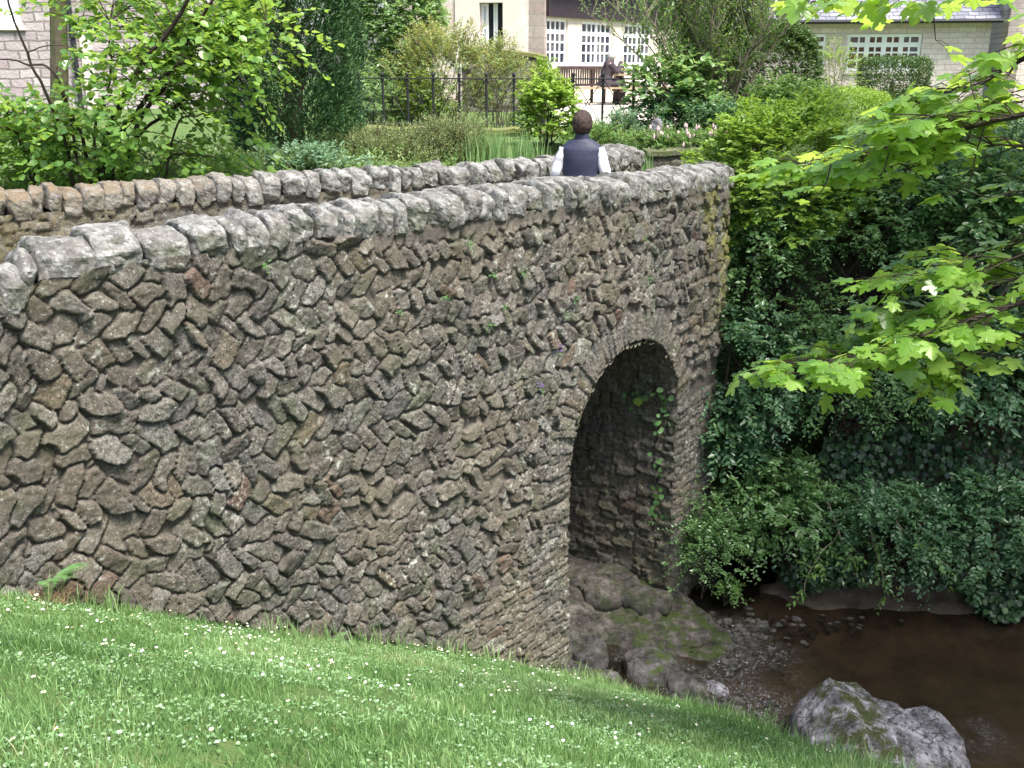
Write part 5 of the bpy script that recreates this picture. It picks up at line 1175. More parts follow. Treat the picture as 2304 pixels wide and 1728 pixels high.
S('upright_weed', 'slender pale green plant growing at the left end of the bench', 'plant', 1225, 165, 20.5, (.3, .25, .35), 120, 8, .22, .06, 'ovate', M['lf_lime'], 507, shell=(.3, 1), up=1.2, ground=1.2)
S('heath_shrub', 'low brownish green heathy shrub just behind the far parapet', 'shrub', 860, 345, 14.2, (1.0, .5, .36), 2600, 11, .22, .030, 'needle', M['lf_heath'], 508, shell=(.3, 1), up=1.4, stems=30, twigs=2, ground=.7, upbias=.5, width=1.5)
S('heath_shrub', 'tufted heathy shrub with reddish stems beside the tall green grasses', 'shrub', 1010, 330, 14.6, (.75, .5, .46), 2000, 11, .24, .030, 'needle', M['lf_heath'], 509, shell=(.3, 1), up=1.4, stems=30, twigs=2, ground=.8, upbias=.5, width=1.5)
S('blue_green_plant', 'low blue green leafy plant in front of the dark conifer', 'plant', 690, 362, 12.9, (.78, .35, .22), 520, 9, .18, .05, 'ovate', M['lf_blue'], 510, shell=(.3, 1), up=.8, ground=.5)
S('garden_plant', 'silvery leafed plant at the right end of the iron railing', 'plant', 1395, 285, 16.6, (.35, .3, .3), 260, 9, .18, .04, 'ovate', M['lf_blue'], 511, shell=(.3, 1), up=.9, ground=1.0)
S('leafy_plant', 'green plant filling the gap between the man and the railing end', 'plant', 1330, 320, 15.2, (.55, .35, .28), 420, 9, .2, .045, 'ovate', M['lf_mid'], 512, shell=(.3, 1), up=.8, ground=.9)
S('leafy_shrub', 'broad leaved green shrub at the foot of the tall wispy shrub', 'shrub', 1520, 215, 17.2, (.85, .6, .8), 420, 9, .4, .10, 'round', M['lf_bright'], 513, shell=(.15, 1), twigs=3, stems=14, ground=1.1)
S('dark_undergrowth', 'dark undergrowth beneath the tall wispy shrub', 'shrub', 1560, 290, 16.9, (1.4, .6, .5), 2000, 10, .22, .05, 'ovate', M['lf_dark'], 514, shell=(.3, 1), twigs=6, ground=1.0)
S('flowering_groundcover', 'low cushion of small leaves over the reddish retaining wall', 'plant', 1540, 338, 15.6, (1.25, .4, .30), 2200, 9, .16, .04, 'ovate', M['lf_mid'], 515, shell=(.4, 1), twigs=8, ground=1.0)
S('dark_hedge', 'dark hedge half hidden at the back of the wispy shrub', 'hedge', 1745, 180, 19.5, (.85, .7, 1.05), 4200, 11, .2, .05, 'ovate', M['lf_hedge'], 516, shell=(.8, 1), twigs=9, lump=.05, ground=1.0)
S('loose_bush', 'loose green bush between the wispy shrub and the rounded hedge', 'bush', 1770, 250, 17.2, (.95, .6, .6), 1500, 10, .24, .055, 'ovate', M['lf_mid'], 517, shell=(.4, 1), twigs=5, ground=1.0)
S('thin_shrub', 'thin pale twiggy shrub between the two house windows', 'shrub', 1880, 175, 21.0, (.6, .5, .75), 220, 8, .3, .05, 'ovate', M['lf_lime'], 518, shell=(.3, 1), twigs=1, stems=16, stem_mat='bark_pale', ground=1.1)
# pink-white flower heads on the cushion
def flowers():
    rs = np.random.RandomState(71); V = []; F = []; mb = MB()
    t = thing('flower_spikes', 'pale pink flower spikes above the low cushion plant on the retaining wall', 'flowers', at_y(1540, 350, 15.6))
    for i in range(70):
        p = at_y(rs.uniform(1440, 1650), rs.uniform(285, 350), 15.45 + rs.normal(0, .12)); h = rs.uniform(.05, .10)
        mb = MB(); mb.tube([p, p + [0, 0, h * .3], p + [.004, 0, h * .6], p + [0, 0, h]], [.010, .020, .016, .004], 6); mb.build('flower', M['petal_pink'], t)
flowers()
def wispy():
    rs = np.random.RandomState(81); base = at_y(1590, 265, 17.6); base[2] = 1.1
    t = thing('wispy_shrub', 'tall wispy shrub of many thin upright twigs in front of the slate roofed house', 'shrub', base)
    mb = MB(); Ps = []; ds = []
    for i in range(64):
        a = rs.uniform(0, 2 * pi); sp = rs.uniform(.15, 1.0); o = base + [rs.normal(0, .22), rs.normal(0, .15), 0]; top = o + [cos(a) * 2.0 * sp + (.05), sin(a) * 1.0 * sp, rs.uniform(2.1, 3.4) - .7 * sp]
        m = (o + top) / 2 + [-.25 * cos(a) * sp, 0, .25]; tt = np.linspace(0, 1, 9)[:, None]; Q = o * (1 - tt) ** 2 + 2 * m * tt * (1 - tt) + top * tt ** 2
        mb.tube(Q, np.linspace(.016, .005, 9), 4, caps=False)
        for k in range(30):
            j = rs.randint(3, 9); b = Q[j]; dd = _norm(np.array([rs.normal(0, .5), rs.normal(0, .4), 1.0])); Lk = rs.uniform(.3, .75); mb.tube([b, b + dd * Lk * .5, b + dd * Lk + rs.normal(0, .04, 3)], [.005, .004, .002], 3, caps=False); Ps.append(b + dd * Lk * .3); ds.append(dd)
            if rs.rand() < .7: Ps.append(b); ds.append(dd + rs.normal(0, .4, 3))
    mb.build('stems', M['bark_pale'], t)
    P = np.array(Ps); D = _norm(np.array(ds)); V, F, R = sprays(P, D, rs.uniform(.3, .6, len(P)), 9, .055, leaf_tmpl('ovate'), rs, .1, spread=.6, upbias=.6)
    mesh_obj('foliage', V, F, M['lf_mid'], t, {'rnd': R})
wispy()
def clipped(name, label, sx, sy, Y, r, power, seed, mat, ground, taper=0.0, n=14000, stem=True):
    rs = np.random.RandomState(seed); c = at_y(sx, sy, Y); u = rs.uniform(-1, 1, (n, 3)); u = u / ((abs(u) ** power).sum(1) ** (1 / power))[:, None]
    w = 1 + taper * u[:, 2:3]; P = c + u * np.array(r) * np.hstack([w, w, np.ones_like(w)]) * rs.uniform(.93, 1.0, (n, 1)) + .03 * rs.normal(size=(n, 3)); nn = _norm(u ** (1) * np.array([1, 1, 1]) / np.array(r))
    d = _norm(rs.normal(0, .7, (n, 3)) + nn * .5); t = thing(name, label, 'hedge', (c[0], c[1], ground)); V, F, R = leaves_arrays(P, d, nn + rs.normal(0, .5, (n, 3)), rs.uniform(.03, .055, n), leaf_tmpl('ovate'), 1, None, rs)
    mesh_obj('foliage', V, F, mat, t, {'rnd': R})
    if stem:
        mb = MB(); mb.tube([(c[0], c[1], ground - .05), (c[0], c[1], c[2])], [.08, .05], 7); mb.build('stem', M['bark'], t)
clipped('clipped_hedge', 'block shaped clipped hedge standing below the wide white window', 2008, 184, 23.0, (.66, .55, .50), 7, 531, M['lf_hedge'], 1.1, .06)
S('hedge_skirt', 'loose dark growth around the stem of the block shaped hedge', 'hedge', 2010, 238, 22.4, (.5, .45, .35), 500, 9, .2, .05, 'ovate', M['lf_hedge'], 533, shell=(.4, 1), ground=1.1)
clipped('rounded_hedge', 'smooth rounded light green hedge in front of the block shaped one', 1900, 262, 20.5, (.95, .7, .55), 2.4, 532, M['lf_lime'], 1.1, 0, 16000)
def grasses():
    rs = np.random.RandomState(91); t = None
    for (sx, Y, w, n, lab) in ((1105, 14.4, .38, 420, 'clump of tall upright green grass leaves behind the far parapet'), (1185, 14.0, .25, 200, 'shorter clump of grass leaves next to the taller one'), (1430, 14.9, .25, 120, 'small grass tuft near the end of the far parapet')):
        c = at_y(sx, 350, Y); X = c[0] + rs.normal(0, w * .55, n); Yy = c[1] + rs.normal(0, .15, n); Z = np.full(n, .72)
        V, F, _ = blades(X, Yy, Z, rs.uniform(.35, .82, n) * (1 if n > 150 else .7), rs.uniform(.012, .02, n), rs, .18); R = rs.uniform(.3, .9, n)
        o = mesh_obj('grass_clump', V - [c[0], c[1], .72], F, M['grass'], None, {'rnd': np.r_[R, R]}); o.location = (c[0], c[1], .72); tag(o, lab, 'grass clump', 'grass clumps beyond the far parapet')
grasses()
# slim tree with a mossy trunk left of the hazel
def slim_tree():
    rs = np.random.RandomState(95); b = at_y(112, 330, 14.2); b[2] = .4; tp = at_y(128, -60, 14.2)
    t = thing('slim_tree', 'slim tree with a bare mossy grey trunk in front of the old house', 'tree', b); mb = MB(); mb.tube(_catmull([b, (b * .5 + tp * .5) + [.03, 0, 0], tp, tp + [.1, 0, 1.5]], 6), np.linspace(.13, .09, 19), 10)
    mb.build('trunk', M['bark_moss'], t); n = 160; P = tp + [0, 0, 1.6] + rs.normal(0, 1, (n, 3)) * [1.4, 1.2, .7]; P = P[P[:, 2] > tp[2] + .1]; d = _norm(rs.normal(0, 1, (len(P), 3)))
    V, F, R = sprays(P, d, np.full(len(P), .5), 9, .09, leaf_tmpl('round'), rs, .2); mesh_obj('crown', V, F, M['lf_hazel'], t, {'rnd': R})
slim_tree()
# weathered stone finial among the flowers
V, F = rock(.20, .20, .32, 77, n=14, power=2.3, cuts=6, rough=.04); c = at_y(1477, 290, 15.9)
o = mesh_obj('stone_ornament', V, F, M['boulder'], None, {'moss': np.full(len(V), .3)}, smooth_shade=True); o.location = tuple(c); tag(o, 'weathered egg shaped stone ornament among the plants above the retaining wall', 'ornament')

# ------------------------------------------------------------------ small plants on the bridge and bank
def wall_pt(sx, sy, out=.05):
    r = ray(sx, sy); k = r[0] / r[1]; g_ = NEAR.X - k * NEAR.Y; i = np.where(np.diff(np.sign(g_)) != 0)[0][0]; t_ = NEAR.Y[i] / r[1]; p = EYE + r * t_; h = NEAR.H[i]
    return p + np.array([sin(h), -cos(h), 0]) * out, np.array([sin(h), -cos(h), 0])
def weeds():
    rs = np.random.RandomState(101)
    W = [(1043, 550, 'pale green weed in the wall left of the dark upright stone'), (1165, 610, 'bright green weed high on the wall face'), (1098, 615, 'thin weed near the middle of the upper wall'), (1122, 695, 'feathery weed halfway up the wall'), (1090, 730, 'small fern like weed below the feathery one'),
         (1285, 670, 'green tuft above and left of the arch'), (1260, 705, 'small weed just above the arch ring'), (990, 665, 'little weed beside a pale stone'), (1440, 540, 'tiny weed under the coping above the arch'), (1450, 625, 'tiny weed straight above the arch crown'), (890, 700, 'weed in a joint of the upper wall left of centre'), (588, 595, 'small green weed just below the big coping stones')]
    for sx, sy, lab in W:
        p, nn = wall_pt(sx, sy, .05); n = rs.randint(5, 9); d = nn[None] + rs.normal(0, .55, (n, 3)) + [0, 0, .35]
        V, F, R = sprays(np.repeat(p[None], n, 0), d, rs.uniform(.04, .10, n), 7, .018, leaf_tmpl('ovate'), rs, .3)
        o = mesh_obj('wall_weed', V - p, F, M['lf_fern'], None, {'rnd': R}); o.location = tuple(p); tag(o, lab, 'weed', 'weeds rooted in the joints of the bridge wall')
    for sx, sy, lab in ((1248, 782, 'tiny purple flowered weed left of the arch ring'), (1205, 862, 'purple flower spike on the wall left of the arch')):
        p, nn = wall_pt(sx, sy, .06); t = thing('purple_flower', lab, 'flower', p); mb = MB()
        for i in range(7): q = p + rs.normal(0, .018, 3) * [1, 1, 1.8]; mb.tube([q, q + nn * .008, q + nn * .016], [.003, .006, .002], 5)
        mb.build('petals', M['purple'], t); n = 5; V, F, R = sprays(np.repeat(p[None] - [0, 0, .04], n, 0), nn[None] + rs.normal(0, .5, (n, 3)), np.full(n, .05), 5, .016, leaf_tmpl('ovate'), rs, .3); mesh_obj('leaves', V, F, M['lf_fern'], t, {'rnd': R})
M['purple'] = simple('petal_purple', (.22, .12, .45), .6)
weeds()
def fern(p, nn, L, n, lab, seed, mat='lf_fern'):
    rs = np.random.RandomState(seed); t = thing('fern', lab, 'fern', p, 'ferns at the foot of the wall'); mb = MB()
    for i in range(n):
        a = rs.uniform(-1.2, 1.2); d = _norm(np.array([nn[0] * cos(a) - nn[1] * sin(a), nn[0] * sin(a) + nn[1] * cos(a), rs.uniform(.7, 1.5)])); l = L * rs.uniform(.6, 1.1)
        tt = np.linspace(0, 1, 13)[:, None]; Q = p + d * l * tt + np.array([nn[0], nn[1], -.9]) * (l * .35) * tt ** 2; mb.tube(Q, np.linspace(.003, .001, 13), 3, caps=False)
        T = _norm(np.gradient(Q, axis=0)); side = _norm(np.cross(T, [0, 0, 1])); pos = []; dr = []; sz = []
        for j in range(1, 13):
            for sg in (-1, 1): pos.append(Q[j]); dr.append(side[j] * sg + T[j] * .35); sz.append(l * .28 * math.sin(pi * min(1, (j + 1.5) / 14)) + .006)
        V, F, R = leaves_arrays(np.array(pos), np.array(dr), np.cross(T.repeat(2, 0)[2:], np.array(dr)) * 0 + [0, 0, 1.], np.array(sz), leaf_tmpl('needle'), 1.1, None, rs); mesh_obj('frond', V, F, M[mat], t, {'rnd': R})
    mb.build('stalk', M['bark_pale'], t)
p, nn = wall_pt(95, 1300, .10); fern(p, nn, .27, 6, 'pale green fern growing at the foot of the wall above the dead grass', 1)
p, nn = wall_pt(735, 1425, .12); fern(p, nn, .14, 5, 'small dark fern at the wall foot near the mossy base stones', 2)
def dead_tuft():
    rs = np.random.RandomState(111); p, nn = wall_pt(72, 1330, .16); n = 240
    X = p[0] + rs.normal(0, .09, n); Y = p[1] + rs.normal(0, .04, n); V, F, _ = blades(X, Y, np.full(n, p[2] - .04), rs.uniform(.04, .15, n), rs.uniform(.002, .004, n), rs, 2.2)
    o = mesh_obj('dead_grass', V - p, F, M['straw'], None); o.location = tuple(p); tag(o, 'tuft of dry reddish dead grass under the pale fern', 'grass tuft')
M['straw'] = simple('dry_straw', (.34, .21, .13), .8); dead_tuft()
def ivy_strand():
    rs = np.random.RandomState(121); pts = [(1490, 868), (1493, 920), (1480, 990), (1484, 1060), (1480, 1110), (1497, 1155)]; Q = _catmull([at_y(a, b, 11.12) for a, b in pts], 8)
    t = thing('ivy_strand', 'strand of ivy hanging down inside the arch with one yellowed leaf', 'ivy', Q[0]); mb = MB(); mb.tube(Q, .003, 4)
    top = at_y(1440, 890, 11.3); mb.tube(_catmull([Q[0], (Q[0] + top) / 2 + [0, 0, .04], top], 5), .003, 4); mb.build('vine', M['bark_dark'], t)
    i = rs.randint(0, len(Q), 46); P = Q[i] + rs.normal(0, .045, (46, 3)); P = np.vstack([P, top + rs.normal(0, .06, (10, 3))]); n = len(P); d = rs.normal(0, .6, (n, 3)) + [0, -.2, -.7]; N = np.tile([-.4, -.8, .5], (n, 1)) + rs.normal(0, .3, (n, 3))
    V, F, R = leaves_arrays(P, d, N, rs.uniform(.045, .085, n), leaf_tmpl('ivy'), 1, None, rs); mesh_obj('leaves', V, F, M['lf_fern'], t, {'rnd': R})
    q = at_y(1434, 895, 11.25); V, F, R = leaves_arrays(q[None], np.array([[.2, -.2, -1.]]), np.array([[-.3, -.9, .3]]), np.array([.11]), leaf_tmpl('ivy'), 1, None, rs); mesh_obj('yellow_leaf', V, F, M['lf_lime'], t, {'rnd': R})
ivy_strand()

# ------------------------------------------------------------------ people
def chain(mb, pts, rx, ry, k=14, p=2.3, lat=(1, 0, 0), seg=6, wob=0., seed=0):
    pts = np.array(pts, float); Q = _catmull(pts, seg); u = np.linspace(0, len(pts) - 1, len(Q)); a = np.interp(u, range(len(pts)), rx); b = np.interp(u, range(len(pts)), ry)
    T = _norm(np.gradient(Q, axis=0)); Lt = np.array(lat, float); n = len(Q); th = np.arange(k) * 2 * pi / k; V = []
    for i in range(n):
        A = Lt - T[i] * (Lt @ T[i]); A = A / np.linalg.norm(A); B = np.cross(T[i], A); c, s = np.cos(th), np.sin(th)
        x = np.sign(c) * abs(c) ** (2 / p) * a[i]; y = np.sign(s) * abs(s) ** (2 / p) * b[i]; V.append(Q[i] + A * x[:, None] + B * y[:, None])
    V = np.vstack(V)
    if wob: V = V + (fbm(V * 14 + seed, 3, seed)[:, None] * wob) * _norm(V - np.repeat(Q, k, 0))
    i = np.arange(n - 1)[:, None] * k; j = np.arange(k)[None]; j2 = (j + 1) % k
    mb.add(V, [np.stack([i + j, i + j2, i + k + j2, i + k + j], -1).reshape(-1, 4), np.array([list(range(k))[::-1]]), np.array([[(n - 1) * k + q for q in range(k)]])]); return mb
def skin_body(parent, V, E, R, mat, Mx):
    me = bpy.data.meshes.new('body'); me.from_pydata([tuple(v) for v in V], E, []); me.update(); o = bpy.data.objects.new('body', me); COL.objects.link(o); o.parent = parent
    md = o.modifiers.new('skin', 'SKIN'); md.use_smooth_shade = True
    for i, r in enumerate(R): me.skin_vertices[0].data[i].radius = r; me.skin_vertices[0].data[i].use_root = (i == 0)
    sb = o.modifiers.new('subsurf', 'SUBSURF'); sb.levels = 2; sb.render_levels = 2; me.materials.append(mat); return o
M['skin'] = simple('skin', (.50, .31, .23), .55, .35, 12, .08, .05)
M['hair_brown'] = simple('hair_brown', (.045, .025, .018), .55, .4, 45, .6, .8, .01); M['hair_white'] = simple('hair_white', (.62, .58, .55), .6, .3, 60, .2, .4, .004)
M['vest'] = simple('quilted_navy', (.030, .034, .062), .62, .35, 7, .25, .3); M['shirt'] = simple('white_shirt', (.62, .61, .64), .85, .15, 8, .10, .35, .02); M['trousers'] = simple('dark_trousers', (.05, .045, .045), .85, .15, 8, .2, .3)
M['coat'] = simple('dark_coat', (.060, .048, .055), .85, .2, 8, .3, .4); M['shoe'] = simple('brown_shoe', (.05, .03, .02), .5, .4)
def person(label, loc, yaw, J, hair, top, cat_group=None, vest=True, seated=False):
    t = thing('person', label, 'person', loc); Rm = np.array([[cos(yaw), -sin(yaw), 0], [sin(yaw), cos(yaw), 0], [0, 0, 1]])
    W = lambda P: (Rm @ np.array(P, float).T).T + np.array(loc)
    V = []; E = []; R = []
    def v(p, r, par=None):
        V.append(tuple(Rm @ np.array(p, float))); R.append(r if hasattr(r, '__len__') else (r, r)); k = len(V) - 1
        if par is not None: E.append((par, k))
        return k
    pe = v(J['pelvis'], (.13, .10)); sp = v(J['spine'], (.12, .095), pe); ch = v(J['chest'], (.13, .09), sp); nk = v(J['neck'], .055, ch); hb = v(J['jaw'], (.062, .070), nk); hm = v(J['head'], (.080, .096), hb); ht = v(J['crown'], (.058, .07), hm)
    hf = J['face']; v(np.array(J['jaw']) * .55 + np.array(J['head']) * .45 + np.array(hf) * .098, .013, hm)                    # nose
    for s in (-1, 1): v(np.array(J['head']) + [s * .083, 0, -.02], .014, hm)                                          # ears
    for s, key in ((-1, 'l'), (1, 'r')):
        sh = v(J['sh' + key], .040, ch); el = v(J['el' + key], .042, sh); wr = v(J['wr' + key], .027, el); d = _norm(np.array(J['wr' + key], float) - np.array(J['el' + key])); pa = v(np.array(J['wr' + key]) + d * .06, (.034, .022), wr)
        up = np.array([0, 0, 1.]); sd_ = _norm(np.cross(d, up)); pn = np.cross(sd_, d)
        for q, ln in enumerate((.062, .072, .066, .05)):
            o = np.array(J['wr' + key]) + d * .088 + sd_ * (.024 - .016 * q); a = v(o, .0095, pa); b = v(o + d * ln * .55 - pn * .008, .0085, a); v(o + d * ln * .9 - pn * .03, .0075, b)
        a = v(np.array(J['wr' + key]) + d * .035 + sd_ * .034, .011, wr); v(np.array(J['wr' + key]) + d * .075 + sd_ * .055 - pn * .012, .009, a)
        hp = v(J['hip' + key], .085, pe); kn = v(J['kn' + key], .058, hp); an = v(J['an' + key], .038, kn); v(J['toe' + key], (.038, .026), an)
    skin_body(t, V, E, R, M['skin'], Rm)
    lat = Rm @ np.array([1, 0, 0.])
    def part(nm, items, mat, wob=.006):
        mb = MB()
        for (pts, rx, ry) in items: chain(mb, W(pts), rx, ry, lat=lat, wob=wob, seed=len(nm))
        return mb.build(nm, mat, t, smooth_shade=True)
    if vest:
        c, n_ = np.array(J['chest']), np.array(J['neck'])
        part('vest', [([np.array(J['pelvis']) + [0, 0, -.10], J['pelvis'], J['spine'], c + [0, 0, -.06], c + [0, 0, .05], n_ + [0, 0, -.045], n_ + [0, 0, -.012]], [.205, .20, .195, .215, .218, .15, .078], [.145, .142, .14, .142, .125, .10, .075])], top, .012)
        part('collar', [([n_ + [0, 0, -.03], n_ + [0, .0, .035]], [.078, .072], [.078, .072])], top, .002)
        part('sleeve', [([J['shl'], np.array(J['shl']) * .5 + np.array(J['ell']) * .5, J['ell'], J['wrl']], [.062, .062, .056, .045], [.075, .066, .056, .045])], M['shirt'], .012); part('sleeve', [([J['shr'], np.array(J['shr']) * .5 + np.array(J['elr']) * .5, J['elr'], J['wrr']], [.062, .062, .056, .045], [.075, .066, .056, .045])], M['shirt'], .012)
    else:
        c, n_ = np.array(J['chest']), np.array(J['neck'])
        part('coat', [([np.array(J['pelvis']) + [0, -.03, -.10], J['pelvis'], J['spine'], c + [0, 0, -.06], c + [0, 0, .05], n_ + [0, 0, -.03], n_ + [0, 0, .01]], [.24, .23, .20, .215, .20, .12, .085], [.19, .18, .145, .135, .12, .10, .085]),
                      ([np.array(J['pelvis']) + [0, -.02, -.02], np.array(J['knl']) * .5 + np.array(J['knr']) * .5 + [0, -.10, .01]], [.22, .20], [.13, .10])], top, .012)
        for k_ in 'lr': part('sleeve', [([J['sh' + k_], np.array(J['sh' + k_]) * .5 + np.array(J['el' + k_]) * .5, J['el' + k_], J['wr' + k_]], [.075, .070, .062, .048], [.08, .07, .06, .048])], top, .008)
    for k_ in 'lr':
        part('trouser_leg', [([J['hip' + k_], np.array(J['hip' + k_]) * .5 + np.array(J['kn' + k_]) * .5, J['kn' + k_], J['an' + k_]], [.105, .092, .075, .06], [.105, .092, .075, .062])], M['trousers'], .008)
        part('shoe', [([np.array(J['an' + k_]) + [0, -.05, -.045], np.array(J['an' + k_]) + [0, .03, -.045], J['toe' + k_]], [.042, .048, .03], [.035, .042, .022])], M['shoe'], .001)
    # hair: a thick cap over the crown, back and sides
    rs = np.random.RandomState(3); h0 = (np.array(J['head']) + np.array(J['crown'])) / 2 + [0, -.006, -.026]; nu, nv = 56, 36; a = np.linspace(0, 2 * pi, nu, endpoint=False); e = np.linspace(-1.12, pi / 2, nv); AA, EE = np.meshgrid(a, e, indexing='ij')
    D = np.stack([np.cos(EE) * np.cos(AA), np.cos(EE) * np.sin(AA), np.sin(EE)], -1); f_ = _norm(np.array(hf, float)); fr = D @ f_; lift = smooth((fr - .25) / .5) * smooth((.55 - D[..., 2]) / .3)
    Rr = np.array([.103, .120, .130]); P = h0 + D * Rr * (1 + .13 * fbm(D * np.array([9, 9, 3]), 3, 4))[..., None] * (1 - .28 * lift)[..., None] + (D * [1, 1, 0]) * 0
    P = W(P.reshape(-1, 3)); F = grid_faces(nu, nv); w_ = np.arange(nv - 1); F = np.vstack([F, np.stack([(nu - 1) * nv + w_, w_, w_ + 1, (nu - 1) * nv + w_ + 1], 1)])
    mesh_obj('hair', P, F, hair, t, smooth_shade=True)
    return t
stand = dict(pelvis=(0, 0, .97), spine=(0, 0, 1.14), chest=(0, 0, 1.34), neck=(0, .0, 1.50), jaw=(0, .012, 1.565), head=(0, .015, 1.64), crown=(0, .005, 1.695), face=(0, 1, 0), shl=(-.175, 0, 1.385), shr=(.175, 0, 1.385), ell=(-.262, -.04, 1.12), elr=(.262, -.04, 1.12), wrl=(-.25, .17, 1.00), wrr=(.25, .17, 1.00),
             hipl=(-.09, 0, .92), hipr=(.09, 0, .92), knl=(-.10, .04, .50), knr=(.10, -.06, .50), anl=(-.10, .10, .09), anr=(.10, -.16, .10), toel=(-.11, .25, .04), toer=(.11, -.02, .035))
mp = at_y(1309, 330, 10.55)
person('man seen from behind on the bridge in a navy quilted vest over white sleeves', (mp[0], mp[1], .055), radians(-10), stand, M['hair_brown'], M['vest'])
sit = dict(pelvis=(0, 0, .56), spine=(0, .03, .74), chest=(0, .07, .93), neck=(0, .11, 1.08), jaw=(0, .16, 1.13), head=(0, .17, 1.205), crown=(0, .16, 1.26), face=(0, 1, -.15), shl=(-.17, .07, 1.0), shr=(.17, .07, 1.0), ell=(-.21, .20, .80), elr=(.21, .24, .82), wrl=(-.12, .40, .86), wrr=(.08, .36, 1.04),
           hipl=(-.1, .02, .53), hipr=(.1, .02, .53), knl=(-.11, .42, .52), knr=(.11, .42, .52), anl=(-.11, .36, .10), anr=(.11, .40, .10), toel=(-.11, .52, .04), toer=(.11, .56, .04))
TZ0 = 1.31
sp_ = at_y(1362, 180, 25.4)
person('white haired person in a dark coat sitting at the picnic table, hand near face', (sp_[0], sp_[1], TZ0), radians(-80), sit, M['hair_white'], M['coat'], vest=False)

# ------------------------------------------------------------------ garden furniture
M['teak'] = simple('bench_wood_dark', (.07, .045, .04), .7, .25, 9, .3, .3); M['plank'] = simple('table_plank', (.38, .29, .18), .75, .2, 9, .25, .3); M['table_dark'] = simple('table_frame_wood', (.10, .065, .055), .75, .2, 9, .3, .3)
def local_parts(t, ang):
    o = np.array(t.location)
    def put(nm, mb, mat, par=None):
        V = np.vstack(mb.V); c, s = cos(ang), sin(ang); V = np.stack([V[:, 0] * c - V[:, 1] * s, V[:, 0] * s + V[:, 1] * c, V[:, 2]], 1) + o
        return mesh_obj(nm, V, [np.vstack(f) for f in mb.F.values()], mat, par or t)
    return put
b0 = at_y(1254, 180, 25.9); b1 = at_y(1402, 180, 27.6); ba = math.atan2(b1[1] - b0[1], b1[0] - b0[0]); bl = float(np.hypot(b1[0] - b0[0], b1[1] - b0[1]))
t = thing('garden_bench', 'long dark wooden garden bench with a slatted back under the windows', 'bench', (b0[0], b0[1], TZ0)); put = local_parts(t, ba)
mb = MB()
for k in range(int(bl / .085)): x = .07 + k * .085; mb.box((x, -.012, .50), (x + .035, .012, .87))
mb.box((0, -.025, .87), (bl, .025, .95)); mb.box((0.004, -.02, .46), (bl - .004, .02, .52)); put('backrest', mb, M['teak'])
mb = MB()
for k in range(5): mb.box((0, -.09 - k * .09, .42), (bl, -.02 - k * .09, .445))
put('seat', mb, M['teak'])
for x in (0, bl / 2, bl - .06):
    mb = MB(); mb.box((x + .002, -.028, 0), (x + .058, .028, .868)); put('leg', mb, M['teak']); mb = MB(); mb.box((x + .002, -.46, 0), (x + .058, -.40, .418)); put('leg', mb, M['teak'])
for x in (0, bl - .06): mb = MB(); mb.box((x, -.47, .62), (x + .06, .03, .65)); put('armrest', mb, M['teak'])
tb = at_y(1432, 180, 25.9); t = thing('picnic_table', 'wooden picnic table with a pale plank top and attached bench beside the seated person', 'table', (tb[0], tb[1], TZ0)); put = local_parts(t, .05)
mb = MB()
for k in range(5): mb.box((-.72, -.36 + k * .147, .72), (.85, -.36 + k * .147 + .135, .76))
put('tabletop', mb, M['plank'])
for y in (-.78, .54):
    mb = MB(); mb.box((-1.55 if y < 0 else -.72, y, .42), (.85, y + .12, .46)); mb.box((-1.55 if y < 0 else -.72, y + .13, .42), (.85, y + .25, .46)); put('bench_plank', mb, M['plank'])
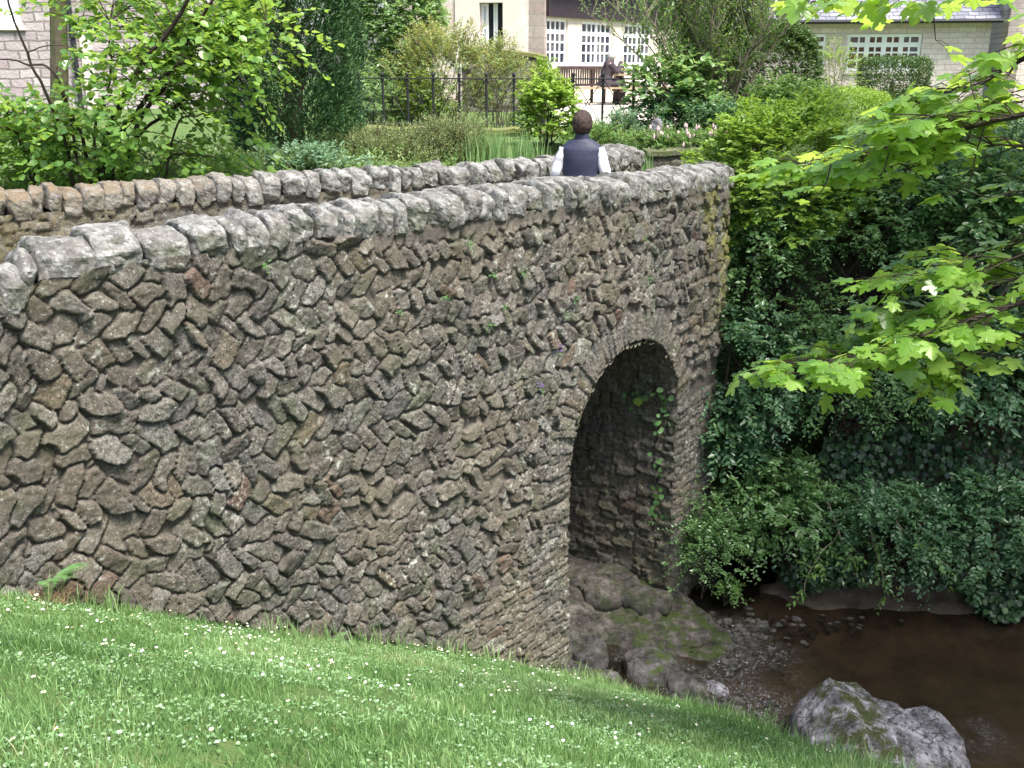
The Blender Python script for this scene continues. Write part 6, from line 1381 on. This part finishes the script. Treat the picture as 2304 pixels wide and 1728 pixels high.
for x in (-.5, .6):
    mb = MB(); mb.box((x, -.76, .34), (x + .08, .76, .418)); put('crossbar', mb, M['table_dark'])
    for s in (-1, 1):
        mb = MB(); V = np.array([[x + .085 * q, y, z] for q in (0, 1) for (y, z) in ((s * .56, 0), (s * .68, 0), (s * .24, .718), (s * .12, .718))]); mb.add(V, np.array([[0, 1, 2, 3], [7, 6, 5, 4], [0, 4, 5, 1], [1, 5, 6, 2], [2, 6, 7, 3], [3, 7, 4, 0]])); put('leg', mb, M['table_dark'])
wc = at_y(1466, 170, 28.0); t = thing('white_chair', 'white garden chair behind the picnic table partly hidden by twigs', 'chair', (wc[0], wc[1], TZ0)); put = local_parts(t, .3)
mb = MB(); mb.box((-.25, -.24, .42), (.25, .24, .45)); put('seat', mb, M['white_paint'])
mb = MB()
for k in range(5): mb.box((-.22 + k * .095, .235, .45), (-.17 + k * .095, .26, .86))
mb.box((-.25, .23, .86), (.25, .265, .93)); put('backrest', mb, M['white_paint'])
for x in (-.24, .20):
    for y in (-.23, .19): mb = MB(); mb.box((x, y, 0), (x + .04, y + .04, .418)); put('leg', mb, M['white_paint'])
    mb = MB(); mb.box((x, -.23, .64), (x + .045, .23, .67)); mb.box((x + .002, -.225, .452), (x + .042, -.19, .638)); put('armrest', mb, M['white_paint'])

def groundcover():
    rs = np.random.RandomState(131); X = rs.uniform(-6.5, 7.5, 20000); Y = rs.uniform(9, 20, 20000); D, T = FAR.nearest(X, Y)
    k = ((D > .48) & (D < 4.6) & (Y > 9.5) & (T < FAR_END - .3) & (Y < 17.7)) | ((Y > 15.4) & (X > 1.2) & (Y < 19.5 - .25 * abs(X - 4))); X, Y, D = X[k], Y[k], D[k]; Z = terrain_z_fast(X, Y); n = len(X)
    base = np.stack([X, Y, Z], 1); d = rs.normal(0, .4, (n, 3)) + [0, 0, 1.0]; L = rs.uniform(.10, .34, n) * (1 + .5 * fbm2(X * 1.2, Y * 1.2, 2, 3))
    V, F, R = sprays(base, d, L, 10, .045, leaf_tmpl('ovate'), rs, .1, spread=.7, upbias=.6, rndf=lambda p: .5 * fbm(p * .9, 2, 8))
    o = mesh_obj('garden_groundcover', V, F, M['lf_bed'], None, {'rnd': R}); tag(o, 'mixed low garden growth behind the far parapet', 'ground cover', kind='stuff')
M['lf_bed'] = leaf_mat('leaf_mixed_bed', [(.07, .15, .05), (.13, .24, .07), (.22, .33, .11), (.30, .33, .16)], .35)
groundcover()
